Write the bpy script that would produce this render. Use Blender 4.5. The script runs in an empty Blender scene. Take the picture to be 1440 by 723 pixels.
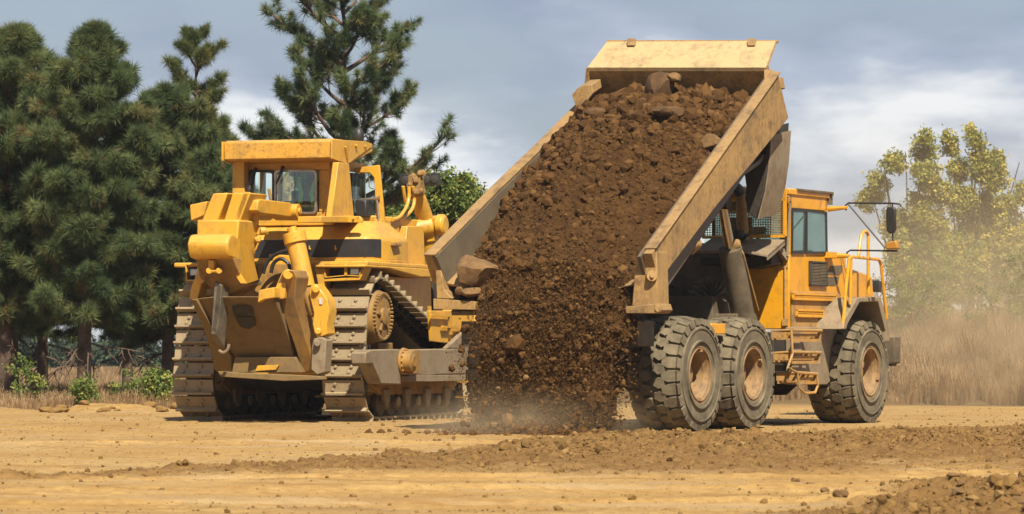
import bpy, bmesh, math, random
import numpy as np
from math import sin, cos, pi, radians, atan, sqrt
from mathutils import Vector, Matrix

random.seed(7)
rng = np.random.default_rng(7)
scene = bpy.context.scene
COL = scene.collection

# ------------------------------------------------------------------ camera
F = 4967.0; PIT = atan(128.5 / F); CH = 1.32
cam = bpy.data.cameras.new('camera')
cam.sensor_width = 36; cam.lens = F / 1440 * 36
cam.clip_end = 6000; cam.clip_start = 0.5
cam.dof.use_dof = True; cam.dof.focus_distance = 57.5; cam.dof.aperture_fstop = 5.0
co = bpy.data.objects.new('camera', cam); COL.objects.link(co)
co.location = (0, 0, CH); co.rotation_euler = (pi / 2 + PIT, 0, 0)
scene.camera = co

def ray(px, py):
    a = (px - 720) / F; b = (361.5 - py) / F
    return (a, cos(PIT) - b * sin(PIT), sin(PIT) + b * cos(PIT))

class Frame:
    """local metric frame of a machine: x forward, y to its left, z up"""
    def __init__(s, O, th):
        s.O = O; t = radians(th); s.th = t
        s.u = (sin(t), cos(t)); s.v = (-cos(t), sin(t))
    def loc(s, P):
        dx = P[0] - s.O[0]; dy = P[1] - s.O[1]
        return (dx * s.u[0] + dy * s.u[1], dx * s.v[0] + dy * s.v[1], P[2] - s.O[2])
    def _h(s, px, py, n, k):
        d = ray(px, py); t = (k + s.O[0] * n[0] + s.O[1] * n[1]) / (d[0] * n[0] + d[1] * n[1])
        return s.loc((t * d[0], t * d[1], CH + t * d[2]))
    def Y(s, px, py, y): return s._h(px, py, s.v, y)
    def X(s, px, py, x): return s._h(px, py, s.u, x)
    def W(s, P): return (s.O[0] + P[0] * s.u[0] + P[1] * s.v[0], s.O[1] + P[0] * s.u[1] + P[1] * s.v[1], s.O[2] + P[2])
T = Frame((2.994, 56, 0), 27.4)     # dump truck
D = Frame((-2.50, 62, 0.07), 20)    # bulldozer

# ------------------------------------------------------------------ numpy noise
def _hash(i, j, s):
    n = (i * 374761393 + j * 668265263 + s * 1442695041) & 0x7fffffff
    n = ((n ^ (n >> 13)) * 1274126177) & 0x7fffffff
    return ((n ^ (n >> 16)) & 0xffff) / 65535.0
def vnoise(x, y, s=0):
    xi = np.floor(x).astype(np.int64); yi = np.floor(y).astype(np.int64)
    fx = x - xi; fy = y - yi
    fx = fx * fx * (3 - 2 * fx); fy = fy * fy * (3 - 2 * fy)
    a = _hash(xi, yi, s); b = _hash(xi + 1, yi, s); c = _hash(xi, yi + 1, s); d = _hash(xi + 1, yi + 1, s)
    return (a + (b - a) * fx) * (1 - fy) + (c + (d - c) * fx) * fy
def fbm(x, y, s=0, o=4, g=.5):
    t = 0; a = 1; n = 0
    for k in range(o):
        t = t + a * (vnoise(x * 2 ** k + 17 * k, y * 2 ** k - 9 * k, s + k) * 2 - 1); n += a; a *= g
    return t / n

# ------------------------------------------------------------------ materials
def NT(name):
    m = bpy.data.materials.new(name); m.use_nodes = True
    nt = m.node_tree; b = nt.nodes['Principled BSDF']
    return m, nt, b
def N(nt, t, **k):
    n = nt.nodes.new(t)
    for a, v in k.items():
        if a in n.inputs.keys(): n.inputs[a].default_value = v
        else: setattr(n, a, v)
    return n
def noise(nt, scale, detail=6, rough=.6, coord='Object', stretch=None):
    tc = N(nt, 'ShaderNodeTexCoord'); n = N(nt, 'ShaderNodeTexNoise')
    n.inputs['Scale'].default_value = scale; n.inputs['Detail'].default_value = detail; n.inputs['Roughness'].default_value = rough
    if stretch:
        mp = N(nt, 'ShaderNodeMapping'); mp.inputs['Scale'].default_value = stretch
        nt.links.new(tc.outputs[coord], mp.inputs[0]); nt.links.new(mp.outputs[0], n.inputs['Vector'])
    else: nt.links.new(tc.outputs[coord], n.inputs['Vector'])
    return n.outputs['Fac']
def ramp(nt, fac, stops):
    r = N(nt, 'ShaderNodeValToRGB'); nt.links.new(fac, r.inputs[0]); e = r.color_ramp.elements
    while len(e) < len(stops): e.new(.5)
    for q, (p, c) in zip(e, stops): q.position = p; q.color = (c, c, c, 1) if not hasattr(c, '__len__') else (*c, 1)
    return r.outputs[0]
def mix(nt, fac, a, b, mode='MIX'):
    m = N(nt, 'ShaderNodeMix', data_type='RGBA', blend_type=mode)
    for s, v in ((0, fac), (6, a), (7, b)):
        if hasattr(v, 'links') or hasattr(v, 'is_linked'): nt.links.new(v, m.inputs[s])
        else: m.inputs[s].default_value = v if s == 0 else (*v, 1)
    return m.outputs[2]
def bump(nt, b, fac, st, dist=.02):
    n = N(nt, 'ShaderNodeBump'); n.inputs['Strength'].default_value = st; n.inputs['Distance'].default_value = dist
    nt.links.new(fac, n.inputs['Height']); nt.links.new(n.outputs[0], b.inputs['Normal'])

DUST = (.50, .33, .15)
K = .64
def paint(name, base, dust=.35, up=.6, rust=0., rough=.5, dustc=DUST, worn=None, streak=True):
    m, nt, b = NT(name); base = tuple(x * K for x in base); dustc = tuple(x * K for x in dustc)
    f1 = noise(nt, 1.7, 8, .7)
    d = ramp(nt, f1, [(.40, 0), (.75, dust)])
    c = mix(nt, d, base, dustc)
    if streak:
        f4 = noise(nt, 9, 5, .6, stretch=(1.2, 1.2, .16))
        c = mix(nt, ramp(nt, f4, [(.5, 0), (.8, dust * .8)]), c, tuple(x * .75 for x in dustc))
    g = N(nt, 'ShaderNodeNewGeometry'); s = N(nt, 'ShaderNodeSeparateXYZ'); nt.links.new(g.outputs['Normal'], s.inputs[0])
    f2 = noise(nt, 6, 6, .65)
    mu = N(nt, 'ShaderNodeMath', operation='MULTIPLY'); nt.links.new(s.outputs[2], mu.inputs[0]); nt.links.new(ramp(nt, f2, [(.3, .3), (.6, up)]), mu.inputs[1])
    mu.use_clamp = True
    c = mix(nt, mu.outputs[0], c, dustc)
    f3 = noise(nt, 22, 8, .75)
    c = mix(nt, ramp(nt, f3, [(.56, 0), (.70, .7)]), c, tuple(x * .45 for x in dustc))
    f5 = noise(nt, 2.6, 7, .75)
    c = mix(nt, ramp(nt, f5, [(.50, 0), (.64, .32 + .5 * dust)]), c, tuple(x * .55 for x in dustc))
    f6 = noise(nt, 5, 9, .8, stretch=(1, 1, .35))
    c = mix(nt, ramp(nt, f6, [(.58, 0), (.66, .55)]), c, (.10, .055, .02))
    if rust: c = mix(nt, ramp(nt, noise(nt, 14, 8, .8), [(.60 - rust * .1, 0), (.66, .9)]), c, (.16, .05, .018))
    nt.links.new(c, b.inputs['Base Color'])
    b.inputs['Roughness'].default_value = rough
    nt.links.new(ramp(nt, f1, [(.3, rough * .8), (.7, min(.95, rough * 1.5))]), b.inputs['Roughness'])
    bump(nt, b, f3, .12, .01)
    return m
def plain(name, base, rough=.6, metal=0., var=.3, scale=8, bmp=.2):
    m, nt, b = NT(name); base = tuple(x * (K if metal < .5 else 1) for x in base)
    f = noise(nt, scale, 7, .7)
    c = mix(nt, ramp(nt, f, [(.3, 0), (.75, 1)]), tuple(x * (1 - var) for x in base), tuple(min(1, x * (1 + var)) for x in base))
    nt.links.new(c, b.inputs['Base Color']); b.inputs['Roughness'].default_value = rough; b.inputs['Metallic'].default_value = metal
    bump(nt, b, f, bmp, .02)
    return m
M = {}
M['dozer'] = paint('dozer_yellow_paint', (.88, .455, .03), .34, .34, rough=.42, dustc=(.60, .38, .13))
M['dozer_rust'] = paint('dozer_yellow_rusty_paint', (.80, .42, .045), .3, .3, rust=1., dustc=(.60, .38, .13))
M['dozer_dirt_shade'] = paint('dozer_dirt_shade_paint', (.50, .26, .045), .9, .7, rough=.7, dustc=(.30, .19, .085))  # dirt, and the shade painted onto the ripper side arm
M['truck'] = paint('truck_orange_paint', (.95, .43, .010), .2, .35, rough=.36, dustc=(.62, .38, .12))
M['truck_dusty'] = paint('truck_dusty_paint', (.66, .33, .06), 1., .7, rough=.7, dustc=(.42, .29, .15))
M['body'] = paint('dump_body_paint', (.52, .31, .10), 1., .6, rough=.7, rust=.6, dustc=(.31, .20, .09))
M['inner'] = paint('dump_body_worn_steel', (.13, .105, .075), .5, .3, rough=.5, rust=.1, dustc=(.24, .17, .09))
M['panel'] = paint('grey_steel_panel', (.34, .27, .18), .8, .5, rust=.5, rough=.65, dustc=(.36, .26, .15))
M['mud_shade'] = paint('muddy_shaded_paint', (.26, .165, .05), 1., .5, rough=.85, rust=.3, dustc=(.27, .18, .085))  # brown holds both mud and painted shade of the lower ripper
M['pale'] = paint('pale_steel', (.62, .43, .19), .9, .5, rough=.7, rust=.3, dustc=(.60, .45, .25))  # paler and less orange than the dump body paint
M['track'] = paint('track_steel', (.34, .26, .16), .8, .9, rough=.6, dustc=(.52, .40, .23))
M['steel'] = plain('worn_steel', (.36, .31, .26), .35, .7, .4, 5)
M['shank'] = plain('scraped_shank_steel', (.20, .165, .12), .5, .2, .5, 6)
M['chrome'] = plain('polished_rod', (.55, .5, .44), .25, .9, .1)
M['dark'] = plain('greasy_and_shade_dark_metal', (.045, .036, .026), .7, 0, .6)  # greasy metal; also painted shade on the body wing and ripper openings
M['darkdust'] = plain('dark_dusty_metal', (.17, .13, .08), .85, 0, .5, 3)
M['black'] = plain('black_decal', (.035, .035, .038), .45, 0, .4, 4)
M['rubber'] = plain('black_rubber_hose', (.03, .028, .026), .5, 0, .3)
M['tyre'] = plain('dusty_tyre_rubber', (.20, .16, .10), .92, 0, .6, 3.0, .5)
M['rim'] = paint('wheel_rim_paint', (.42, .25, .10), 1., .5, rough=.8, rust=.5, dustc=(.30, .20, .11))
M['lens'] = plain('headlight_lens', (.75, .78, .8), .1, .2, .15, 20)
M['amber'] = plain('amber_lens', (.55, .25, .04), .4, 0, .1)
M['grille'] = plain('grille_black', (.05, .045, .04), .6, 0, .4)
M['vest'] = plain('hi_vis_strip', (.45, 1.0, .05), .6, 0, .1)
M['shirt'] = plain('dark_red_shirt', (.30, .06, .04), .9, 0, .3)
M['skin'] = plain('skin', (.42, .24, .16), .6, 0, .1)
M['hair'] = plain('dark_cap_cloth', (.03, .025, .02), .8, 0, .2)
def glass(name, tint, refl=.25, dlo=.01, dhi=.14, dcol=(.32, .42, .38)):
    m, nt, b = NT(name); nt.nodes.remove(b)
    t = N(nt, 'ShaderNodeBsdfTransparent'); t.inputs[0].default_value = (*tint, 1)
    g = N(nt, 'ShaderNodeBsdfGlossy'); g.inputs['Roughness'].default_value = .03; g.inputs['Color'].default_value = (.8, .9, .88, 1)
    d = N(nt, 'ShaderNodeBsdfDiffuse'); d.inputs[0].default_value = (*dcol, 1)
    x = N(nt, 'ShaderNodeMixShader'); x.inputs[0].default_value = refl
    fr = N(nt, 'ShaderNodeFresnel'); fr.inputs[0].default_value = 1.5
    mm = N(nt, 'ShaderNodeMath', operation='ADD'); mm.inputs[1].default_value = refl * .4; nt.links.new(fr.outputs[0], mm.inputs[0])
    nt.links.new(mm.outputs[0], x.inputs[0])
    y = N(nt, 'ShaderNodeMixShader'); nt.links.new(ramp(nt, noise(nt, 3, 6, .7), [(.35, dlo), (.8, dhi)]), y.inputs[0])
    nt.links.new(t.outputs[0], y.inputs[1]); nt.links.new(d.outputs[0], y.inputs[2])
    nt.links.new(y.outputs[0], x.inputs[1]); nt.links.new(g.outputs[0], x.inputs[2])
    nt.links.new(x.outputs[0], nt.nodes['Material Output'].inputs[0])
    return m
M['glass'] = glass('dusty_window_glass', (.88, .96, .94), .08, .0, .09)
M['glass_teal'] = glass('dusty_teal_cab_glass', (.86, .97, .95), .2, .22, .5, (.20, .36, .33))
def tinted(name, stops, rough=.9, scale=0, attr='tint', sat=None, trans=0, bmp=0, bscale=30):
    """colour picked from the per-face 'tint' attribute"""
    m, nt, b = NT(name); stops = [(p, tuple(x * K for x in c)) for p, c in stops]
    a = N(nt, 'ShaderNodeAttribute', attribute_name=attr)
    c = ramp(nt, a.outputs['Fac'], stops)
    if scale:
        c = mix(nt, ramp(nt, noise(nt, scale, 5, .6), [(.3, 0), (.7, .55)]), c, tuple(x * .55 for x in stops[0][1]))
    nt.links.new(c, b.inputs['Base Color']); b.inputs['Roughness'].default_value = rough
    b.inputs['Specular IOR Level'].default_value = .2
    if bmp: bump(nt, b, noise(nt, bscale, 8, .75), bmp, .03)
    if trans:
        tr = N(nt, 'ShaderNodeBsdfTranslucent'); nt.links.new(c, tr.inputs[0])
        x = N(nt, 'ShaderNodeMixShader'); x.inputs[0].default_value = trans
        nt.links.new(b.outputs[0], x.inputs[1]); nt.links.new(tr.outputs[0], x.inputs[2]); nt.links.new(x.outputs[0], nt.nodes['Material Output'].inputs[0])
    return m
M['needles'] = tinted('pine_needles', [(0, (.05, .085, .035)), (.42, (.17, .235, .095)), (.75, (.34, .37, .14)), (.9, (.24, .18, .07)), (1, (.36, .19, .08))], .6, trans=.35)
M['needles_light'] = tinted('pine_needles_light', [(0, (.09, .13, .04)), (.6, (.21, .23, .07)), (1, (.42, .32, .09))], .6, trans=.3)
M['leaves'] = tinted('green_leaves', [(0, (.09, .14, .035)), (.6, (.23, .31, .07)), (1, (.48, .44, .11))], .55, trans=.3)
M['leaves_yellow'] = tinted('yellowing_leaves', [(0, (.18, .22, .06)), (.5, (.42, .43, .10)), (1, (.86, .68, .14))], .6, trans=.35)
M['leaves_far'] = tinted('distant_leaves', [(0, (.03, .05, .028)), (1, (.07, .10, .05))], .8)
M['bark'] = plain('bark', (.085, .06, .045), .95, 0, .6, 6, .6)
M['bark_orange'] = plain('pine_bark', (.16, .10, .07), .95, 0, .5, 6, .6)
M['grass_dry'] = tinted('dry_grass', [(0, (.30, .18, .085)), (.5, (.52, .33, .17)), (1, (.74, .52, .30))], .9, trans=.3)
M['soil'] = tinted('loose_brown_soil', [(0, (.065, .030, .009)), (.5, (.135, .064, .018)), (.90, (.21, .108, .036)), (1, (.36, .22, .095))], .95, bmp=.8, bscale=16)
M['soil_heap'] = tinted('heaped_brown_soil', [(0, (.065, .029, .008)), (1, (.155, .074, .020))], .95, scale=7, bmp=1., bscale=18)
M['clods'] = tinted('ground_clods', [(0, (.15, .08, .026)), (.6, (.27, .155, .05)), (1, (.36, .22, .08))], .95, bmp=.4)
M['rock_dark'] = plain('damp_brown_lump', (.13, .066, .024), .95, 0, .5, 5, 1.)
M['rock'] = plain('dusty_boulder', (.23, .125, .045), .95, 0, .45, 5, 1.)

# ------------------------------------------------------------------ mesh builder
class MB:
    def __init__(s): s.v = []; s.f = []
    def add(s, vs, fs):
        o = len(s.v); s.v += [tuple(p) for p in vs]; s.f += [tuple(i + o for i in f) for f in fs]; return s
    def prism(s, pts, vec):
        n = len(pts); vec = Vector(vec)
        a = [Vector(p) for p in pts]; b = [p + vec for p in a]
        return s.add(a + b, [tuple(range(n)), tuple(range(2 * n - 1, n - 1, -1))] + [(i, (i + 1) % n, n + (i + 1) % n, n + i) for i in range(n)])
    def loft(s, rings, cap=True):
        n = len(rings[0]); vs = [p for r in rings for p in r]; fs = []
        for k in range(len(rings) - 1):
            for i in range(n): fs.append((k * n + i, k * n + (i + 1) % n, (k + 1) * n + (i + 1) % n, (k + 1) * n + i))
        if cap: fs += [tuple(range(n - 1, -1, -1)), tuple(range((len(rings) - 1) * n, len(rings) * n))]
        return s.add(vs, fs)
    def box(s, x0, x1, y0, y1, z0, z1): return s.prism([(x0, y0, z0), (x1, y0, z0), (x1, y1, z0), (x0, y1, z0)], (0, 0, z1 - z0))
    def tube(s, path, r, n=10, cap=True):
        path = [Vector(p) for p in path]; rs = r if hasattr(r, '__len__') else [r] * len(path)
        rings = []; up = Vector((.123, .31, .94))
        for i, p in enumerate(path):
            d = (path[min(i + 1, len(path) - 1)] - path[max(i - 1, 0)]).normalized()
            if abs(d.dot(up)) > .95: up = Vector((1, .1, .05))
            a = d.cross(up).normalized(); b = d.cross(a).normalized(); up = -d.cross(a.cross(d)).cross(d) if False else up
            rings.append([p + (a * cos(2 * pi * k / n) + b * sin(2 * pi * k / n)) * rs[i] for k in range(n)])
        return s.loft(rings, cap)
    def cyl(s, p0, p1, r, r1=None, n=20): return s.tube([p0, p1], [r, r if r1 is None else r1], n)
    def disc_loft(s, c, axis, prof, n=32):
        """surface of revolution: prof = [(offset along axis, radius)]"""
        c = Vector(c); ax = Vector(axis).normalized(); a = ax.orthogonal().normalized(); b = ax.cross(a)
        return s.loft([[c + ax * o + (a * cos(2 * pi * k / n) + b * sin(2 * pi * k / n)) * max(r, 1e-4) for k in range(n)] for o, r in prof])
    def bar(s, p0, p1, w, h, up=(0, 0, 1)):
        p0 = Vector(p0); p1 = Vector(p1); d = (p1 - p0).normalized(); u = Vector(up)
        a = d.cross(u).normalized(); b = a.cross(d).normalized()
        q = [a * w / 2 * i + b * h / 2 * j for i, j in ((-1, -1), (1, -1), (1, 1), (-1, 1))]
        return s.loft([[p0 + k for k in q], [p1 + k for k in q]])
    def blob(s, c, r, sq=(1, 1, 1), n=2, jit=0):
        bm = bmesh.new(); bmesh.ops.create_icosphere(bm, subdivisions=n, radius=1)
        s.add([Vector(c) + Vector((v.co.x * sq[0], v.co.y * sq[1], v.co.z * sq[2])) * r * (1 + random.uniform(-jit, jit)) for v in bm.verts], [tuple(v.index for v in f.verts) for f in bm.faces]); bm.free(); return s
    def mesh(s, name, mat, bevel=0, smooth=35):
        bm = bmesh.new(); vs = [bm.verts.new(p) for p in s.v]
        for f in s.f:
            try: bm.faces.new([vs[i] for i in f])
            except ValueError: pass
        bmesh.ops.recalc_face_normals(bm, faces=bm.faces)
        me = bpy.data.meshes.new(name); bm.to_mesh(me); bm.free()
        me.materials.append(mat); me.shade_smooth(); me.set_sharp_from_angle(angle=radians(smooth))
        return me
    def build(s, name, mat, parent=None, bevel=0, smooth=35, loc=None, rot=None):
        o = bpy.data.objects.new(name, s.mesh(name, M[mat] if isinstance(mat, str) else mat, bevel, smooth)); COL.objects.link(o)
        if parent: o.parent = parent
        if loc: o.location = loc
        if rot: o.rotation_euler = rot
        if bevel:
            b = o.modifiers.new('bevel', 'BEVEL'); b.width = bevel; b.segments = 2; b.limit_method = 'ANGLE'; b.angle_limit = radians(35)
        return o
def tag(o, label=None, cat=None, group=None, kind=None):
    if label: o['label'] = label
    if cat: o['category'] = cat
    if group: o['group'] = group
    if kind: o['kind'] = kind
    return o
def empty(name, loc, rz=0):
    o = bpy.data.objects.new(name, None); COL.objects.link(o); o.location = loc; o.rotation_euler = (0, 0, rz); o.empty_display_size = .3
    return o
def np_mesh(name, V, Fq, mat, tint=None, parent=None, smooth=False):
    me = bpy.data.meshes.new(name); k = Fq.shape[1]
    me.vertices.add(len(V)); me.vertices.foreach_set('co', np.ascontiguousarray(V, dtype=np.float32).ravel())
    me.loops.add(Fq.size); me.loops.foreach_set('vertex_index', np.ascontiguousarray(Fq, dtype=np.int32).ravel())
    me.polygons.add(len(Fq)); me.polygons.foreach_set('loop_start', np.arange(0, Fq.size, k, dtype=np.int32))
    try: me.polygons.foreach_set('loop_total', np.full(len(Fq), k, dtype=np.int32))
    except Exception: pass
    me.update(calc_edges=True)
    if tint is not None:
        dom = 'POINT' if len(tint) == len(V) else 'FACE'
        at = me.attributes.new('tint', 'FLOAT', dom); at.data.foreach_set('value', np.ascontiguousarray(tint, dtype=np.float32))
    me.materials.append(M[mat] if isinstance(mat, str) else mat)
    if smooth: me.shade_smooth()
    else: me.shade_flat()
    o = bpy.data.objects.new(name, me); COL.objects.link(o)
    if parent: o.parent = parent
    return o
def rand_rot(n):
    q = rng.normal(size=(n, 4)); q /= np.linalg.norm(q, axis=1)[:, None]; w, x, y, z = q.T
    return np.stack([1 - 2 * (y * y + z * z), 2 * (x * y - z * w), 2 * (x * z + y * w), 2 * (x * y + z * w), 1 - 2 * (x * x + z * z), 2 * (y * z - x * w), 2 * (x * z - y * w), 2 * (y * z + x * w), 1 - 2 * (x * x + y * y)], 1).reshape(n, 3, 3)
def scatter(tvs, tf, pos, scale, tint, R=None):
    """instances of template meshes merged: tvs = list of vertex arrays sharing tf"""
    n = len(pos); R = rand_rot(n) if R is None else R
    pick = rng.integers(0, len(tvs), n); tv = np.stack(tvs)[pick]
    sc = scale if np.ndim(scale) == 2 else np.repeat(np.asarray(scale)[:, None], 3, 1)
    V = np.einsum('nij,nvj->nvi', R, tv * sc[:, None, :]) + pos[:, None, :]
    nv = tv.shape[1]
    Fq = (tf[None] + (np.arange(n) * nv)[:, None, None]).reshape(-1, tf.shape[1])
    return V.reshape(-1, 3), Fq, np.repeat(tint, len(tf))
def ico(sub, jit, k, planes):
    bm = bmesh.new(); bmesh.ops.create_icosphere(bm, subdivisions=sub, radius=1)
    b = np.array([v.co[:] for v in bm.verts]); f = np.array([[v.index for v in q.verts] for q in bm.faces]); bm.free()
    out = []
    for i in range(k):
        sq = rng.uniform(.6, 1.15, 3)
        d = b * sq * (1 + rng.uniform(-jit, jit, (len(b), 1)))
        # flat facets: clip against random planes
        for _ in range(planes):
            nrm = rng.normal(size=3); nrm /= np.linalg.norm(nrm); h = rng.uniform(.5, .82)
            t = d @ nrm - h; d = d - np.outer(np.clip(t, 0, None), nrm)
        out.append(d)
    return out, f
CL_S, CF_S = ico(1, .24, 20, 5)
CL_L, CF_L = ico(3, .02, 10, 13)
# ================================================================== DUMP TRUCK
truck = empty('dump_truck', T.O, pi / 2 - T.th)
tag(truck, 'orange articulated dump truck tipping a load of brown soil, its rear towards the viewer', 'dump truck')
TX, TY = T.X, T.Y
def wheel_meshes():
    R0, Wd = .935, .74
    prof = [(-.02, .44), (-.055, .47), (-.065, .52), (-.05, .60), (-.075, .68), (-.065, .76), (-.01, .835), (.05, .855), (.37, .872), (.69, .855), (.75, .835), (.805, .76), (.805, .6), (.79, .47), (.76, .44)]
    n = 72; tb = MB()
    tb.loft([[(sin(2 * pi * k / n) * r, w, cos(2 * pi * k / n) * r) for k in range(n)] for w, r in prof], cap=False)
    # raised rings on the sidewall
    for ra in (.53, .735):
        tb.loft([[(sin(2 * pi * k / n) * r, w, cos(2 * pi * k / n) * r) for k in range(n)] for w, r in ((-.05, ra - .022), (-.088, ra - .012), (-.088, ra + .012), (-.05, ra + .022))], cap=False)
    rr = random.Random(3)
    K = 26; st = 2 * pi / K
    def lug(poly, rt=R0, rb=.845, sh=.86):
        cx = sum(p[0] for p in poly) / len(poly); cw = sum(p[1] for p in poly) / len(poly)
        lo = []; hi = []; 
        for a, w in poly:
            e = 1 if 0 < w < .74 else 1
            drop = .05 * max(0, abs(w - .37) / .37) ** 3
            lo.append((sin(a) * rb, w, cos(a) * rb))
            a2 = cx + (a - cx) * sh; w2 = cw + (w - cw) * (sh + .04); j = rr.uniform(-.006, .004)
            hi.append((sin(a2) * (rt - drop + j), w2, cos(a2) * (rt - drop + j)))
        tb.loft([lo, hi])
    for k in range(K):
        a = k * st; h = st * .46
        for side in (0, 1):
            q = (lambda w: w) if side == 0 else (lambda w: .74 - w)
            o = a + (st / 2 if side else 0)
            # shoulder block, wide at the edge, pointed inward
            lug([(o - h, q(-.045)), (o + h, q(-.045)), (o + h * 1.02, q(.10)), (o + h * .55, q(.215)), (o - h * .55, q(.215)), (o - h * 1.02, q(.10))])
            # block carries down the sidewall
            tb.loft([[(sin(x) * r, q(w), cos(x) * r) for x, w, r in ((o - h * .86, -.03, .80), (o + h * .86, -.03, .80), (o + h * .86, -.0, .86), (o - h * .86, 0, .86))],
                     [(sin(x) * r, q(w), cos(x) * r) for x, w, r in ((o - h * .8, -.078, .80), (o + h * .8, -.078, .80), (o + h * .8, -.055, .895), (o - h * .8, -.055, .895))]])
            o2 = o + st / 2
            lug([(o2 - h * .55, q(.15)), (o2 + h * .55, q(.15)), (o2 + h, q(.25)), (o2 + h * .75, q(.345)), (o2 - h * .35, q(.36)), (o2 - h, q(.25))])
    rim = MB()
    rprof = [(.06, .36), (-.01, .375), (-.035, .40), (-.04, .452), (-.02, .468), (.0, .46), (.02, .42)]
    rim.loft([[(sin(2 * pi * k / 48) * r, w, cos(2 * pi * k / 48) * r) for k in range(48)] for w, r in [(.02, .40), (-.012, .43), (-.028, .468), (-.05, .468), (-.052, .44), (-.03, .42), (-.02, .385), (.03, .365), (.05, .345), (.30, .33), (.34, .31), (.36, .20), (.33, .10), (.33, .01)]], cap=False)
    ring = MB(); ring.loft([[(sin(2 * pi * k / 48) * r, w, cos(2 * pi * k / 48) * r) for k in range(48)] for w, r in ((-.03, .405), (-.062, .41), (-.062, .425), (-.03, .43))], cap=False)
    ring.box(-.05, .05, -.07, -.03, -.42, -.37); ring.box(-.03, .03, -.07, -.02, .36, .40)
    hub = MB(); hub.disc_loft((0, .36, 0), (0, -1, 0), [(0, .2), (.14, .19), (.16, .15), (.22, .14), (.23, .02)], 24)
    for k in range(16):
        a = 2 * pi * k / 16; hub.cyl((sin(a) * .27, .36, cos(a) * .27), (sin(a) * .27, .31, cos(a) * .27), .018, n=6)
    return hub.mesh('wheel_hub', M['rim']), tb.mesh('tyre', M['tyre'], smooth=30), rim.mesh('rim', M['rim']), ring.mesh('lock_ring', M['rim'])
WM = wheel_meshes()
def wheel(x, side, rot):
    def mk(n, me, par):
        o = bpy.data.objects.new(n, me); COL.objects.link(o); o.parent = par; return o
    w = mk('wheel', WM[0], truck); w.rotation_mode = 'ZYX'
    if side < 0: w.location = (x, .065, .905); w.rotation_euler = (0, rot, 0)
    else: w.location = (x, 3.76 - .065, .905); w.rotation_euler = (0, rot, pi)
    mk('tyre', WM[1], w); mk('rim', WM[2], w); mk('lock_ring', WM[3], w)
for k, x in enumerate((0, 2.1, 7.29)):
    wheel(x, -1, .1 + .9 * k); wheel(x, 1, .35 + k)

def P(name, mat, mb, parent=truck, bevel=.012, **k): return mb.build(name, mat, parent, bevel, **k)
# ---- chassis
m = MB(); m.box(-1.3, 4.2, 1.35, 1.6, .95, 1.5); m.box(-1.3, 4.2, 2.15, 2.4, .95, 1.5)
for x in (-1.2, -.1, 1.2, 2.6, 3.9): m.box(x, x + .2, 1.6, 2.15, 1.0, 1.45)
m.box(-1.45, -1.3, 1.2, 2.55, .8, 1.6); m.box(4.0, 8.9, 1.2, 1.5, .85, 1.4); m.box(4.0, 8.9, 2.3, 2.6, .85, 1.4)
P('rear_chassis_frame', 'darkdust', m)
for x in (0, 2.1, 7.29):
    m = MB().disc_loft((x, .3, .9), (0, 1, 0), [(0, .16), (.5, .17), (1.1, .22), (1.35, .42), (1.8, .42), (2.05, .22), (2.6, .17), (3.1, .16)], 20)
    P('axle', 'darkdust', m, bevel=0)
m = MB(); m.prism([(-.5, .95, .75), (1.05, .95, 1.15), (2.6, .95, .75), (2.6, .95, .95), (1.05, .95, 1.45), (-.5, .95, .95)], (0, .28, 0)); m.prism([(-.5, 2.53, .75), (1.05, 2.53, 1.15), (2.6, 2.53, .75), (2.6, 2.53, .95), (1.05, 2.53, 1.45), (-.5, 2.53, .95)], (0, .28, 0))
P('bogie_beam', 'darkdust', m)
m = MB(); m.box(.75, 1.3, .15, .9, 1.55, 1.72); m.box(.85, 1.2, .3, .9, 1.3, 1.55)
P('bogie_bump_stop', 'truck', m)
m = MB(); m.box(-1.7, -1.1, .3, 3.4, 1.35, 1.75)
m.box(-1.55, -1.3, .9, 1.2, .9, 1.4); m.box(-1.55, -1.3, 2.5, 2.8, .9, 1.4)
P('tipping_hinge_beam', 'darkdust', m)
m = MB(); m.box(2.9, 4.2, 1.1, 3.3, 1.45, 2.2); m.box(2.5, 4.4, 2.3, 3.6, 1.5, 2.35)
m.tube([(3.0, .9, 2.15), (3.6, .9, 2.15)], .06); m.box(3.0, 3.4, .7, 1.1, 1.5, 1.9)
P('hitch_frame', 'darkdust', m)
m = MB(); m.box(-.2, 2.8, 2.9, 3.4, 1.9, 2.35) ; m.box(1.0, 1.08, 2.8, 2.9, 1.9, 2.9)
P('left_tank', 'darkdust', m)
# corrugated air hose arching over the hitch
m = MB(); path = []; rad = []
c0 = Vector(TX(965, 470, 3.7)); pts = [TX(974, 462, 3.7), TX(976, 438, 3.6), TX(984, 415, 3.6), TX(996, 405, 3.7), TX(1008, 415, 3.8), TX(1022, 448, 3.9), TX(1030, 470, 3.9)]
P3 = [Vector(p) for p in pts]
def spline(ps, n):
    out = []
    for i in range(len(ps) - 1):
        p0 = ps[max(i - 1, 0)]; p1 = ps[i]; p2 = ps[i + 1]; p3 = ps[min(i + 2, len(ps) - 1)]
        for k in range(n):
            t = k / n; out.append(.5 * ((2 * p1) + (p2 - p0) * t + (2 * p0 - 5 * p1 + 4 * p2 - p3) * t * t + (3 * p1 - p0 - 3 * p2 + p3) * t ** 3))
    return out + [ps[-1]]
path = spline(P3, 14); rad = [.17 + .03 * (1 if (i // 2) % 2 else -.6) for i in range(len(path))]
m.tube(path, rad, 16); P('corrugated_hose', 'darkdust', m, bevel=0)
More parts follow.
